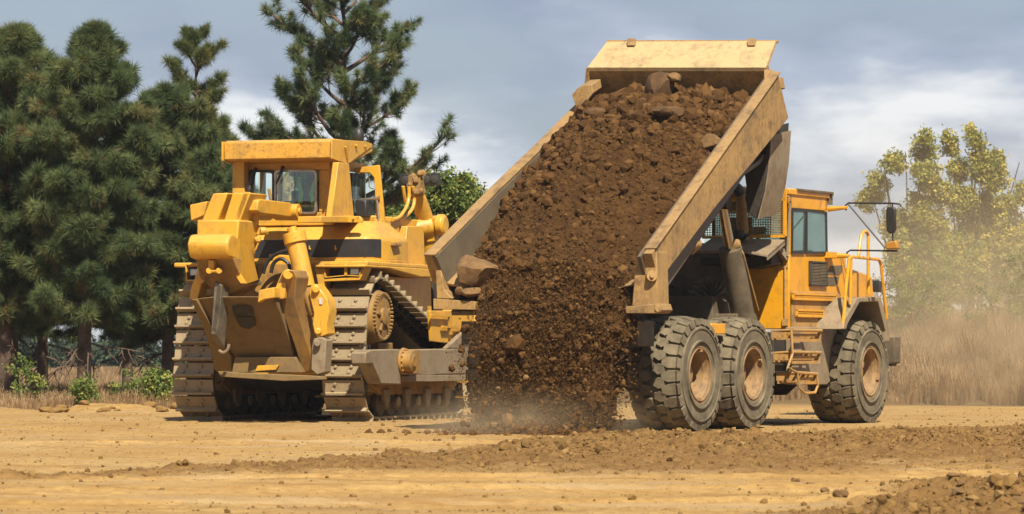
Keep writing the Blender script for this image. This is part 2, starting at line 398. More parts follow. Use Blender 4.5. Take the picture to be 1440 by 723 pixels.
# dark rounded engine shroud behind the cab
m = MB(); ring = []
for k in range(13):
    a = pi * k / 12; ring.append((4.35, 2.15 - cos(a) * .95, 2.2 + sin(a) * .95 if 0 < k < 12 else 2.2))
m.prism([(4.35, 3.1, 1.5), (4.35, 1.2, 1.5)] + ring, (.42, 0, 0)); P('engine_shroud', 'darkdust', m, bevel=.03)
# ---- body box of the front half
m = MB()
pr = [TX(1055, 462, 4.8), TX(1109, 462, 4.8), TX(1109, 366, 4.8), TX(1083, 366, 4.8), TX(1058, 368, 4.8)]
m.prism(pr, (.5, 0, 0)); P('rear_side_panel', 'truck', m, bevel=.02)
m = MB(); a = TX(1104, 374, 4.76); b = TX(1104, 458, 4.76); m.tube([a, b], .02)
m.box(4.755, 4.8, a[1] - .05, a[1] + .04, a[2] - .03, a[2] + .03); m.box(4.74, 4.8, b[1] - .05, b[1] + .05, b[2], b[2] + .12)
P('panel_hinge', 'truck_dusty', m, bevel=0)
m = MB()
sp = [TY(1110, 463, .5), TY(1185, 461, .5), TY(1190, 418, .5), TY(1190, 356, .5), TY(1110, 358, .5)]
m.prism(sp, (0, 2.75, 0)); P('front_body', 'truck', m, bevel=.02)
# lower dusty part of the side body with a louvre
m = MB(); q = [TY(1112, 462, .49), TY(1184, 460, .49), TY(1188, 424, .49), TY(1176, 412, .49), TY(1112, 410, .49)]
m.prism(q, (0, -.03, 0)); P('side_skirt', 'truck_dusty', m, bevel=.01)
def louvre(px0, py0, px1, py1, y, n, mat='truck', name='air_intake'):
    a = TY(px0, py0, y); b = TY(px1, py1, y)
    f = MB(); w = .035
    f.box(a[0], b[0], y - .045, y, a[2] - w, a[2]); f.box(a[0], b[0], y - .045, y, b[2], b[2] + w)
    f.box(a[0], a[0] + w, y - .045, y, b[2], a[2]); f.box(b[0] - w, b[0], y - .045, y, b[2], a[2])
    o = P(name, mat, f, bevel=.005)
    g = MB(); g.box(a[0] + w, b[0] - w, y - .012, y - .004, b[2] + w, a[2] - w); P('grille_backing', 'grille', g, o, 0)
    s = MB()
    for k in range(n):
        z = b[2] + w + (a[2] - b[2] - 2 * w) * (k + .5) / n
        s.prism([(a[0] + w, y - .04, z - .012), (a[0] + w, y - .015, z + .018), (a[0] + w, y - .012, z + .012), (a[0] + w, y - .036, z - .02)], (b[0] - a[0] - 2 * w, 0, 0))
    P('louvre_slat', mat if mat == 'truck' else 'darkdust', s, o, 0)
    return o
louvre(1137, 367, 1161, 403, .495, 14, 'grille', 'side_grille')
louvre(1113, 412, 1174, 424, .455, 3)
louvre(1118, 435, 1156, 447, .455, 2)
for pp in ([(1164, 382), (1168, 374), (1184, 373), (1184, 382), (1180, 387), (1163, 386)], [(1162, 389), (1180, 389), (1178, 399), (1173, 402), (1162, 401)]):
    m = MB(); m.prism([TY(a, b, .497) for a, b in pp], (0, -.006, 0)); P('black_decal', 'darkdust', m, bevel=0)
# grey plate under the body, beside the steps
m = MB(); m.prism([TY(1114, 541, .42), TY(1163, 541, .42), TY(1183, 521, .42), TY(1185, 466, .42), TY(1176, 460, .42), TY(1114, 460, .42)], (0, .12, 0)); P('step_backing_plate', 'panel', m)
m = MB(); m.box(4.6, 6.1, .7, 1.3, .75, 1.6); m.box(4.2, 4.8, .55, 1.3, .9, 1.5)
m.tube([(4.3, .6, 1.1), (4.9, .5, 1.2)], .05); m.box(4.1, 4.5, .9, 1.3, 1.2, 1.65); P('fuel_tank', 'dark', m)
# bonnet
m = MB(); yb = .62
bp = [TY(1183, 374, yb), TY(1195, 377, yb), TY(1226, 388, yb), TY(1229, 414, yb), TY(1230, 440, yb), TY(1183, 440, yb)]
m.prism(bp, (0, 2.5, 0)); P('bonnet', 'truck', m, bevel=.03)
m = MB(); m.prism([TY(1226.5, 394, .7), TY(1230, 396, .7), TY(1230, 411, .7), TY(1227, 410, .7)], (0, -.14, 0)); P('headlight', 'grille', m)
# fender
m = MB(); out = [(1184, 463), (1186, 452), (1206, 419), (1239, 417.5), (1251, 466), (1251, 480)]; inn = [(1246, 480), (1246, 466), (1235, 424), (1209, 425), (1192, 456), (1190, 463)]
m.prism([TY(a, b, -.02) for a, b in out + inn], (0, 1.0, 0)); P('front_fender', 'panel', m, bevel=.012)
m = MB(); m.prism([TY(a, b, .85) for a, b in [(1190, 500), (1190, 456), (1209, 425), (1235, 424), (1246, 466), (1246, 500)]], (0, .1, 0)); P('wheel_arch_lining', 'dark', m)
m = MB(); m.prism([TX(1250, 474, 8.45), TX(1258, 474, 8.45), TX(1258, 510, 8.45), TX(1253, 512, 8.45), TX(1236, 512, 8.45), TX(1236, 474, 8.45)], (.3, 0, 0)); m.box(8.5, 8.8, .1, 3.6, 1.0, 1.5); P('front_bumper', 'darkdust', m)
m = MB(); m.prism([TY(a, b, 2.9) for a, b in [(1184, 463), (1186, 452), (1206, 419), (1239, 417.5), (1251, 466), (1251, 480), (1246, 480), (1246, 466), (1235, 424), (1209, 425), (1192, 456), (1190, 463)]], (0, .85, 0))
for v in range(0): pass
o = P('front_fender', 'panel', m); o.hide_render = False
# steps
def px_tube(pts, y, r): return MB().tube([TY(a, b, y) for a, b in pts], r, 8)
def step(y0, pl, pr_, dep):
    a = Vector(TY(*pl, y0)); b = Vector(TY(*pr_, y0)); f = MB(); g = MB()
    f.tube([a, b], .028, 8)
    f.tube([a, a + Vector((.02, dep, -.02))], .022, 8); f.tube([b, b + Vector((.02, dep, -.02))], .022, 8)
    for k in range(4):
        d = dep * (k + .5) / 4 
        g.box(a.x, b.x, y0 + d, y0 + d + .03, min(a.z, b.z) - .10 - .02 * k, min(a.z, b.z) - .055 - .02 * k)
    f.box(a.x, a.x + .03, y0, y0 + dep, a.z - .14, a.z); f.box(b.x - .03, b.x, y0, y0 + dep, b.z - .14, b.z)
    f.box(a.x, b.x, y0, y0 + .012, a.z - .2, a.z - .15)
    s = P('step', 'truck_dusty', f, bevel=0); P('step_tread', 'truck_dusty', g, s, 0)
step(.02, (1112, 464), (1155, 465), .36); step(.0, (1114, 495), (1154, 496), .36); step(-.02, (1121, 524), (1149, 526), .38)
m = px_tube([(1113, 462), (1114, 498), (1108, 517), (1121, 524), (1124, 546), (1132, 553), (1146, 552), (1150, 543), (1149, 526)], -.03, .024); P('step_rail', 'truck_dusty', m, bevel=0)
# handrails
m = px_tube([(1184, 462), (1187, 440), (1190, 400), (1194, 364), (1198, 361), (1236, 365), (1239, 372), (1247, 450)], .0, .03)
m.tube([TY(1197, 362, .0), TY(1195.5, 428, .0)], .028, 8)
m.tube([TY(a, b, .25) for a, b in [(1207, 362), (1211, 332), (1214, 326), (1218, 325), (1221, 331), (1221, 414)]], .03, 8)
P('handrail', 'truck', m, bevel=0)
# ---- cab
cab = MB(); zb = TY(1110, 358, .5)[2]; zt = 3.97; xr, xf = 4.85, 6.45; yr, yl = .5, 2.95
for (x, y) in ((xr, yr), (xf, yr), (xr, yl), (xf, yl)):
    cab.box(x - .06, x + .06, y, y + .1, zb, zt)
cab.box(xr - .06, xf + .06, yr, yl + .1, 3.72, zt); cab.box(xr - .1, xf + .1, yr - .03, yl + .13, 3.95, 4.06)
cab.box(xr - .06, xf + .06, yr + .0, yl + .1, zb - .02, zb + .06)
P('cab', 'truck', cab, bevel=.02)
m = MB(); m.box(xr + .2, xf + .2, yr - .06, yr, 4.03, 4.07); m.box(xf + .14, xf + .2, yr - .06, yl + .1, 4.0, 4.06); m.box(xf + .1, xf + .25, yr - .02, yr + .04, 3.85, 4.03); P('roof_rail', 'darkdust', m, bevel=.005)
m = MB()
for k in range(5): m.box(xr - .05 + .05, xr + .0 + .3, yr + .25 + k * .4, yr + .5 + k * .4, 4.06, 4.12)
P('roof_vent', 'darkdust', m)
def window(pts, plane, ax, nm='cab_window'):
    fn = (lambda p: TY(*p, plane)) if ax == 'y' else (lambda p: TX(*p, plane))
    q = [Vector(fn(p)) for p in pts]; c = sum(q, Vector()) / len(q); n = Vector((0, -1, 0)) if ax == 'y' else Vector((-1, 0, 0))
    fr = MB(); k = len(q); t = .045
    inner = [p + (c - p).normalized() * t * 1.5 for p in q]
    for i in range(k):
        j = (i + 1) % k; fr.prism([q[i], q[j], inner[j], inner[i]], n * .03)
    o = P('window_frame', 'rubber', fr, bevel=0)
    g = MB(); g.prism([p + n * .01 for p in inner], n * .006); P(nm, 'glass_teal', g, o, 0); return o
window([(1112.5, 293), (1131, 294), (1130, 357), (1112, 357)], .5, 'y'); window([(1132, 294), (1161, 298), (1162, 357), (1132, 357)], .5, 'y')
window([(1002, 283), (1104, 283), (1104, 350), (1002, 350)], 4.79, 'x', 'rear_window')
m = MB(); m.box(5.2, 5.7, 1.4, 1.9, 2.9, 3.0); m.box(5.2, 5.32, 1.4, 1.9, 3.0, 3.6); P('driver_seat', 'rubber', m, bevel=.04)
m = MB(); m.tube([(6.2, 1.65, 3.0), (6.05, 1.65, 3.35)], .03); m.disc_loft((6.02, 1.65, 3.36), (-.5, 0, 1), [(0, .18), (.02, .19), (.03, .18)], 20); P('steering_wheel', 'rubber', m, bevel=0)
m = MB()
m.box(6.35, 6.41, .75, 2.8, 2.95, 3.72); P('windscreen', 'glass', m, bevel=0)
# grey grab rail at the cab's rear corner
m = MB(); m.tube([TX(a, b, 4.7) for a, b in [(1098, 360), (1099, 300), (1100, 280), (1104, 276), (1110, 277), (1112, 285), (1110, 300), (1107, 360)]], .025, 8); P('grab_rail', 'panel', m, bevel=0)
# mesh guard over the cab's rear window
g0 = TX(988, 268, 4.6); g1 = TX(1104, 332, 4.6)
m = MB(); o = None
y0, y1, z1_, z0_ = g0[1], g1[1], g0[2], g1[2]
for p, q in (((y0, z0_), (y0, z1_)), ((y1, z0_), (y1, z1_)), ((y0, z1_), (y1, z1_)), ((y0, z0_), (y1, z0_)), (((y0 + y1) / 2, z0_), ((y0 + y1) / 2, z1_)), ((y0, z1_ - .18), (y1, z1_ - .18))): m.bar((4.6, *p), (4.6, *q), .05, .05, (1, 0, 0))
gr = P('window_guard', 'truck', m, bevel=0)
m = MB(); ny = 34; nz = 20
for k in range(ny): y = y0 + (y1 - y0) * k / ny; m.box(4.6, 4.606, y - .006, y + .006, z0_, z1_)
for k in range(nz): z = z0_ + (z1_ - z0_) * k / nz; m.box(4.594, 4.6, y1, y0, z - .006, z + .006)
P('wire_mesh', 'body', m, gr, 0)
# grey shelf-like deflector tray
m = MB(); tr = [TX(1004, 333, 4.6), TX(1102, 336, 4.6)]
A = TX(1002, 334, 4.55); B = TX(1104, 337, 4.55); Cc = TX(1080, 358, 3.5); Cd = TX(1050, 352, 3.4); Dd = TX(975, 352, 3.4)
m.prism([A, B, Cc, Cd, Dd], (0, 0, -.05)); m.prism([B, Cc, (Cc[0], Cc[1], Cc[2] - .1), (B[0], B[1], B[2] - .1)], (0, .03, 0))
m.bar((4.5, .62, B[2] - .1), (4.75, .55, 2.85), .1, .1); m.bar((4.4, 1.2, 3.1), (4.7, 1.2, 2.9), .08, .1); m.bar((4.4, 2.4, 3.1), (4.7, 2.4, 2.9), .08, .1)
P('deflector_tray', 'panel', m, bevel=.008)
m = MB(); m.prism([TX(985, 362, 4.3), TX(1055, 362, 4.3), TX(1085, 348, 4.3), TX(1085, 372, 4.3), TX(1055, 378, 4.3), TX(985, 372, 4.3)], (.5, 0, 0)); P('tray_bracket', 'dark', m)
# exhaust
m = MB(); m.tube([TX(1046, 338, 4.2), TX(1043, 300, 4.2), TX(1041, 272, 4.2)], [.095, .095, .088], 20); ex = P('exhaust_pipe', 'body', m, bevel=0)
m = MB(); e1 = Vector(TX(1041, 272, 4.2)); m.tube([e1 - Vector((0, 0, .02)), e1 + Vector((-.03, .02, .06)), e1 + Vector((-.12, .04, .12))], [.10, .10, .085], 18); P('exhaust_outlet', 'rubber', m, ex, 0)
m = MB(); m.disc_loft(TX(1038, 332, 4.15), (0, 0, 1), [(-.08, .13), (.1, .13)], 16); m.tube([TX(1045, 336, 4.1), TX(1050, 330, 3.9), TX(1052, 331, 3.7)], .03); P('exhaust_clamp', 'rubber', m, ex, 0)
# left-hand grey radiator panel with its yellow rail
m = MB(); m.prism([TX(961, 359, 4.8), TX(978, 359, 4.8), TX(978, 403, 4.8), TX(961, 403, 4.8)], (.3, 0, 0)); rp = P('radiator_panel', 'panel', m)
m = MB(); zz = [TX(968, y, 4.8)[2] for y in range(362, 402, 3)]; yy = TX(962.5, 380, 4.8)[1]
for i, z in enumerate(zz): m.box(4.77, 4.795, yy - .12 - (.06 * (i % 3)), yy - .01, z - .006, z + .008)
P('radiator_slot', 'grille', m, rp, 0)
m = MB(); m.tube([TX(a, b, 4.75) for a, b in [(959.5, 404), (959.5, 352), (960, 345)]], .03, 8); m.tube([TX(a, b, 4.9) for a, b in [(946, 405), (947, 372), (947, 362), (960, 361)]], .035, 8); P('left_handrail', 'truck', m, bevel=0)
m = MB(); m.box(3.0, 4.9, 2.5, 3.5, 2.0, 2.42); P('left_mudguard', 'darkdust', m)
# mirrors
X0 = 6.6
m = MB(); m.tube([TX(a, b, X0) for a, b in [(1165, 294), (1191, 292)]], [.05, .03], 8); P('mirror_bracket', 'truck', m, bevel=0); m = MB(); m.tube([TX(a, b, X0) for a, b in [(1163, 359), (1194, 360)]], [.06, .035], 8); m.box(X0 - .25, X0, .35, .5, TX(1163, 359, X0)[2] - .05, TX(1163, 359, X0)[2] + .05); P('mirror_bracket', 'truck', m, bevel=0)
m = MB(); m.tube([TX(a, b, X0) for a, b in [(1190, 296), (1189, 289), (1193, 285.5), (1255, 286), (1265, 287), (1267, 290)]], .016, 8)
m.tube([TX(a, b, X0) for a, b in [(1193, 287), (1245, 349)]], .016, 8); m.tube([TX(a, b, X0) for a, b in [(1191, 361), (1191, 355), (1196, 352), (1262, 353)]], .016, 8); m.tube([TX(a, b, X0) for a, b in [(1255, 286), (1255.5, 345)]], .013, 8)
P('mirror_arm', 'rubber', m, bevel=0)
m = MB(); m.prism([TX(a, b, X0 - .06) for a, b in [(1247, 291), (1257, 291), (1259, 295), (1259, 323), (1256, 328), (1249, 328), (1246, 323), (1245.5, 296)]], (.07, 0, 0)); P('wing_mirror', 'rubber', m, bevel=.02)
m = MB(); m.prism([TX(a, b, X0 - .1) for a, b in [(1244, 346), (1246, 341), (1260, 338), (1262, 350), (1246, 351)]], (.14, 0, 0)); P('indicator_lamp', 'amber', m, bevel=.02)

# ---- the raised dump body (body frame: a forward, y left, c up)
ANG = radians(32)
def B(a, y, c): return (-1.75 + a * cos(ANG) - c * sin(ANG), y, 1.9 + a * sin(ANG) + c * cos(ANG))
bodyO = MB()
def loftB(secs): return MB().loft([[B(*p) for p in s] for s in secs])
# walls: outer band, thickness, inner face
def wallR(a, clo, chi=.92, th=.14): return [(a, -.12, chi), (a, -.12, clo), (a, .6, clo - .12), (a, .7, clo - .14), (a, .10, clo + .02), (a, th - .12, chi)]
m = loftB([wallR(0.18, .42), wallR(2.7, .33), wallR(4.6, .19), wallR(6.0, .10)])
dump = P('dump_body_side', 'body', m, bevel=.015)
def mir(s): return [(p[0], 3.73 - p[1], p[2]) for p in s][::-1]
LC = ((.18, .92), (2.7, .70), (4.6, .50), (6.6, .32))
m = loftB([mir(wallR(a, c - .5, c)) for a, c in LC]); P('dump_body_side', 'body', m, bevel=.015)
# top rail caps
m = loftB([[(a, -.15, .92), (a, -.15, .95), (a, .04, .95), (a, .04, .92)] for a in (.3, 6.05)]); P('top_rail', 'body', m, bevel=.01)
m = loftB([[(a, 3.86, c), (a, 3.86, c + .04), (a, 3.66, c + .04), (a, 3.66, c)] for a, c in LC]); P('top_rail', 'body', m, bevel=.01)
# scraped steel lining of the left side wall
m = loftB([[(a, 3.72, c - .01), (a, 3.62, -.05), (a, 3.54, -.05), (a, 3.64, c - .01)] for a, c in LC]); P('wall_lining', 'inner', m, bevel=0)
m = loftB([[(a, .05, .9), (a, .05, 0), (a, .11, 0), (a, .11, .9)] for a in (.12, 5.9)]); P('wall_lining', 'inner', m, bevel=0)
# rear end posts and bottom flanges
def post(pts, x, dx): return MB().prism([TX(*p, x) for p in pts], (dx, 0, 0))
m = post([(893, 373), (923, 353), (925, 430), (888, 431)], -1.95, .42); P('rear_post', 'body', m, bevel=.02)
m = post([(879, 431), (926, 427), (929, 436), (924, 441), (880, 441)], -2.03, .45); m.cyl(TX(926, 434, -2.03), TX(926, 434, -1.6), .06); P('bottom_flange', 'body', m, bevel=.01)
m = post([(611, 350), (617, 350), (624, 408), (636, 420), (614, 420)], -1.95, .3); P('rear_post', 'body', m, bevel=.012)
m = post([(609, 420), (668, 424), (668, 436), (609, 435)], -2.05, .45); P('bottom_flange', 'body', m, bevel=.01)
m = MB(); m.cyl(TX(915, 389, -1.9), TX(917, 388, -2.02), .085, n=20); m.cyl(TX(915, 389, -1.98), TX(917, 388, -2.05), .035, n=10); P('pivot_boss', 'body', m, bevel=.006)
# floor
m = loftB([[(a, .2, c), (a, 3.55, c), (a, 3.55, c - .08), (a, .2, c - .08)] for a, c in ((-.02, .02), (4.2, .0), (5.2, -.25), (6.35, -.3))]); P('dump_body_floor', 'inner', m)
m = MB()
for a in (.8, 1.9, 3.0, 4.1, 5.2): m.loft([[B(a, .35, -.08), B(a + .16, .35, -.08), B(a + .16, .55, -.28), B(a, .55, -.28)], [B(a, 3.4, -.08), B(a + .16, 3.4, -.08), B(a + .16, 3.2, -.28), B(a, 3.2, -.28)]])
P('floor_rib', 'body', m)
# head plate and spill guard
def HX(px, py, x): return TX(px, py, x)
L0 = HX(826, 95, 3.2); R0 = HX(1077, 95, 3.2); dn = Vector((sin(ANG), 0, -cos(ANG)))
L1 = Vector(L0) + dn * 1.3 ; R1 = Vector(R0) + dn * 1.3 ; R1.y = .28; L1.y = 3.5
hp = MB(); hp.prism([L0, R0, R1, L1], (.10, 0, .06)); P('head_plate', 'body', hp, bevel=0)
L2 = HX(854, 58, 3.75); R2 = HX(1091, 57, 3.75)
m = MB(); m.prism([L0, R0, R2, L2], (.03, 0, -.06)); sg = P('spill_guard', 'pale', m, bevel=0)
m = MB(); m.prism([HX(853, 56.5, 3.74), HX(1092, 56.5, 3.74), HX(1092, 60, 3.74), HX(853, 60, 3.74)], (.1, 0, 0)); P('guard_lip', 'truck_dusty', m, sg, .006)
for px in (887, 1056):
    m = MB(); m.prism([HX(px - 5, 54, 3.66), HX(px + 5, 54, 3.66), HX(px + 5, 64, 3.6), HX(px - 5, 64, 3.6)], (.06, 0, 0)); P('guard_lug', 'body', m, sg, .006)
# gussets where the head meets the walls
m = MB(); m.prism([HX(824, 95, 3.22), HX(828, 97, 3.22), HX(828, 125, 3.3), HX(821, 124, 3.3)], (.4, 0, 0))
m.prism([HX(804, 134, 2.9), HX(810, 126, 2.9), HX(818, 120, 2.9), HX(832, 119, 2.9), HX(834, 131, 2.9), HX(826, 142, 2.9), HX(812, 156, 2.9)], (.35, 0, .12)); P('corner_gusset', 'body', m)
m = MB(); m.prism([HX(1074, 96, 3.22), HX(1082, 100, 3.22), HX(1084, 122, 3.1), HX(1074, 124, 3.1)], (.35, 0, 0)); m.prism([HX(1082, 108, 3.2), HX(1095, 108, 3.2), HX(1098, 124, 3.2), HX(1084, 127, 3.2)], (.2, 0, 0))
P('corner_gusset', 'body', m)
# the curved front wing hanging under the body's head
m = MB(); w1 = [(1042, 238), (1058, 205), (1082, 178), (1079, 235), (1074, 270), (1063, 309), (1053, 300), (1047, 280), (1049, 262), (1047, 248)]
m.prism([TX(*p, 3.0) for p in w1], (.85, 0, .12)); P('body_front_wing', 'dark', m, bevel=.02)  # dark colour stands in for the shade of the side band above
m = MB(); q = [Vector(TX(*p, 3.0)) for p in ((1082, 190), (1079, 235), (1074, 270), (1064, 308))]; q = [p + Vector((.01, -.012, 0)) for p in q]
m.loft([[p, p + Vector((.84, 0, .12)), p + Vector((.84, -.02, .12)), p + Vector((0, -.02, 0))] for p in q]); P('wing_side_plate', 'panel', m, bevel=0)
m = MB(); m.cyl(TX(1032, 212, 2.4), TX(1036, 214, 2.5), .07); m.prism([TX(1024, 205, 2.4), TX(1040, 200, 2.4), TX(1042, 216, 2.4), TX(1034, 226, 2.4), TX(1026, 220, 2.4)], (.1, 0, 0)); P('wing_bracket', 'body', m)
# hook on the side
m = MB(); m.prism([TX(*p, .0) for p in ((962, 345), (972, 322), (974, 324), (970, 332), (976, 338), (978, 352), (972, 358), (962, 356))], (.09, 0, 0)); m.disc_loft(TX(975, 343, -.02), (1, 0, 0), [(-.05, .09), (.15, .09)], 16); m.cyl(TX(975, 343, -.12), TX(975, 343, -.0), .05); P('side_hook', 'body', m)
# hoist rams (base on chassis, rod to the body)
def ram(y, name='hoist_ram'):
    a = Vector((3.35, y, 1.75)); b = Vector((2.42, y, 3.75)); mid = a.lerp(b, .62)
    m = MB(); m.cyl(a, mid, .20, n=24); m.disc_loft(a, (0, 1, 0), [(-.18, .17), (.18, .17)], 20); r = P(name, 'darkdust', m, bevel=.01)
    m = MB(); m.cyl(mid, b, .085, n=20); P('ram_rod', 'chrome', m, r, 0)
    m = MB(); m.disc_loft(b, (0, 1, 0), [(-.14, .13), (.14, .13)], 16); m.box(b.x - .1, b.x + .15, b.y - .1, b.y + .1, b.z, b.z + .3); P('ram_eye', 'dark', m, r)
    m = MB(); d = (b - a).normalized(); m.tube([a + Vector((.1, -.22, .2)), mid + Vector((.05, -.22, -.1)), mid + Vector((.06, -.12, .08))], .014, 8); m.blob(mid + Vector((.02, -.1, .06)), .1, jit=.2); P('ram_pipe', 'body', m, r, 0)
ram(.72); ram(3.0)
# ================================================================== BULLDOZER
dozer = empty('bulldozer', D.O, pi / 2 - D.th)
tag(dozer, 'yellow crawler bulldozer with a raised rear ripper, steel tracks and an open cab door', 'bulldozer')
DX, DY = D.X, D.Y
def Q(name, mat, mb, parent=dozer, bevel=.015, **k): return mb.build(name, mat, parent, bevel, **k)
def pX(pts, x, dx, vy=0, vz=0): return MB().prism([DX(*p, x) for p in pts], (dx, vy, vz))
def pY(pts, y, dy): return MB().prism([DY(*p, y) for p in pts], (0, dy, 0))
def pT(pts, dx): return MB().prism([DX(a, b, x) for a, b, x in pts], (dx, 0, 0))
# ---- tracks: belt around rear idler, high sprocket, front idler
def track_path():
    arcs = [((.38, .66), .62), ((.60, 1.82), .66), ((4.35, .66), .60)]
    # outer tangents, path clockwise seen from the right: rear idler bottom -> rear -> sprocket -> front idler -> bottom
    def tang(c0, r0, c1, r1):
        dx, dz = c1[0] - c0[0], c1[1] - c0[1]; d = sqrt(dx * dx + dz * dz); a = math.atan2(dz, dx); b = math.acos((r0 - r1) / d)
        n = a + b
        return n
    pts = []
    order = [arcs[0], arcs[1], arcs[2]]; ns = []
    for i in range(3):
        (c0, r0), (c1, r1) = order[i], order[(i + 1) % 3]; ns.append(tang(c0, r0, c1, r1))
    for i in range(3):
        (c, r) = order[i]; a0 = ns[i - 1]; a1 = ns[i]
        while a1 > a0: a1 -= 2 * pi
        k = 24
        for j in range(k + 1):
            a = a0 + (a1 - a0) * j / k; pts.append((c[0] + r * cos(a), c[1] + r * sin(a)))
    return pts
TP = track_path()
def resample(pts, n):
    P_ = pts + [pts[0]]; L = [0]
    for i in range(len(pts)): L.append(L[-1] + sqrt((P_[i + 1][0] - P_[i][0]) ** 2 + (P_[i + 1][1] - P_[i][1]) ** 2))
    out = []
    for k in range(n):
        t = L[-1] * k / n; i = max(j for j in range(len(L)) if L[j] <= t + 1e-9); i = min(i, len(pts) - 1)
        f = (t - L[i]) / (L[i + 1] - L[i] + 1e-9); a, b = P_[i], P_[i + 1]
        p = (a[0] + (b[0] - a[0]) * f, a[1] + (b[1] - a[1]) * f); d = Vector((b[0] - a[0], b[1] - a[1])).normalized() if (b != a) else Vector((1, 0))
        out.append((p, d))
    return out, L[-1]
NS = 44
S, LT = resample(TP, NS)
pitch = LT / NS
def shoe_mesh():
    m = MB(); w = .78; h = pitch * .44
    # plate, with the tall grouser bar at its trailing edge; local x along the chain, z outward
    m.prism([(-h, 0, 0), (h * 1.0, 0, 0), (h, 0, .03), (-h + .05, 0, .035), (-h + .045, 0, .13), (-h + .01, 0, .13), (-h - .012, 0, .03)], (0, w, 0))
    for y in (.24, .54):
        for x in (-.035, .06):
            m.disc_loft((x, y + (.0 if x > 0 else .045), .03), (0, 0, 1), [(0, .034), (.028, .032), (.034, .02)], 6)
    return m.mesh('track_shoe', M['track'])
SM = shoe_mesh()
def track(y0):
    m = MB(); n = len(TP)
    for ya, yb in ((y0 + .24, y0 + .30), (y0 + .48, y0 + .54)):
        rings = []
        for k in range(n):
            x, z = TP[k]; (x2, z2) = TP[(k + 1) % n]; (x1, z1) = TP[k - 1]
            d = Vector((x2 - x1, z2 - z1)).normalized(); nn = Vector((d.y, -d.x))
            rings.append([(x, ya, z), (x, yb, z), (x + nn.x * .13, yb, z + nn.y * .13), (x + nn.x * .13, ya, z + nn.y * .13)])
        rings.append(rings[0]); m.loft(rings, False)
    for (p, d) in S: 
        nn = Vector((d.y, -d.x)); m.cyl((p[0] + nn.x * .07, y0 + .18, p[1] + nn.y * .07), (p[0] + nn.x * .07, y0 + .60, p[1] + nn.y * .07), .05, n=8)
    t = Q('track', 'dark', m, bevel=0)
    for (p, d) in S:
        o = bpy.data.objects.new('track_shoe', SM); COL.objects.link(o); o.parent = t
        X = Vector((d.x, 0, d.y)); Z = Vector((-d.y, 0, d.x)); Y = Z.cross(X)
        mat = Matrix((X, Y, Z)).transposed().to_4x4(); 
        yy = y0 if Y.y > 0 else y0 + .78
        mat.translation = (p[0], yy, p[1]); o.matrix_local = mat
    # rollers, idlers, carrier frame
    u = MB(); u.box(.5, 4.2, y0 + .22, y0 + .56, .42, .78); u.prism([(.2, y0 + .05, .62), (.7, y0 + .05, .95), (4.0, y0 + .05, .95), (4.3, y0 + .05, .55), (3.9, y0 + .05, .42), (.7, y0 + .05, .42)], (0, .12, 0))
    u.box(.9, 1.6, y0 + .2, y0 + .9, .9, 1.35)
    tf = Q('track_frame', 'dozer_dirt_shade', u, bevel=.02)
    for k in range(7):
        x = .85 + k * .50; r = MB(); r.disc_loft((x, y0 + .02, .26), (0, 1, 0), [(0, .06), (.01, .1), (.08, .11), (.12, .21), (.2, .21), (.21, .17), (.5, .17), (.52, .21), (.62, .21), (.66, .1)], 20)
        Q('track_roller', 'darkdust', r, tf, 0)
        g = MB(); g.prism([(x - .16, y0 + .0, .52), (x + .16, y0, .52), (x + .12, y0, .34), (x + .05, y0, .2), (x - .05, y0, .2), (x - .14, y0, .36)], (0, .07, 0)) if k % 2 == 0 else g.cyl((x, y0 + .02, .3), (x, y0 - .02, .3), .09, n=14); Q('roller_bracket', 'track' if k % 2 else 'panel', g, tf, .008)
    for x in (.38, 4.35):
        r = MB(); r.disc_loft((x, y0 + .2, .66), (0, 1, 0), [(0, .12), (.0, .2), (.03, .2), (.05, .46), (.12, .5), (.12, .60), (.26, .60), (.26, .5), (.34, .46), (.36, .1)], 32); Q('idler_wheel', 'darkdust', r, tf, 0)
        r = MB(); r.prism([(x - .12, y0 + .12, .5), (x + .16, y0 + .12, .46), (x + .2, y0 + .12, .8), (x, y0 + .12, .92), (x - .14, y0 + .12, .8)], (0, .09, 0)); r.cyl((x, y0 + .22, .66), (x, y0 + .05, .66), .1, n=14); Q('idler_bracket', 'track', r, tf)
    # sprocket with final drive
    s = MB(); s.disc_loft((.60, y0 + .02, 1.82), (0, 1, 0), [(-.03, .36), (.0, .44), (.05, .46), (.16, .47), (.2, .5), (.4, .52), (.7, .5)], 40)
    sp = Q('sprocket', 'dozer_dirt_shade', s, bevel=0)
    b = MB()
    for k in range(36):
        a = 2 * pi * k / 36; b.cyl((.6 + cos(a) * .405, y0 + .04, 1.82 + sin(a) * .405), (.6 + cos(a) * .405, y0 - .045, 1.82 + sin(a) * .405), .022, n=6)
    b.disc_loft((.6, y0 - .0, 1.82), (0, -1, 0), [(0, .16), (.06, .15), (.08, .08)], 20)
    for k in range(5):
        a = 2 * pi * k / 5 + .4; b.bar((.6 + cos(a) * .12, y0 - .02, 1.82 + sin(a) * .12), (.6 + cos(a) * .3, y0 - .02, 1.82 + sin(a) * .3), .05, .05, (0, 1, 0))
    Q('bolt_ring', 'dozer_dirt_shade', b, sp, 0)
    b = MB()
    for k in range(24):
        a = 2 * pi * k / 24; b.prism([(.6 + cos(a + q) * r, y0 + .3, 1.82 + sin(a + q) * r) for q, r in ((-.11, .5), (-.06, .64), (.06, .64), (.11, .5))], (0, .12, 0))
    Q('sprocket_teeth', 'steel', b, sp, 0)
track(0.0); track(2.89)
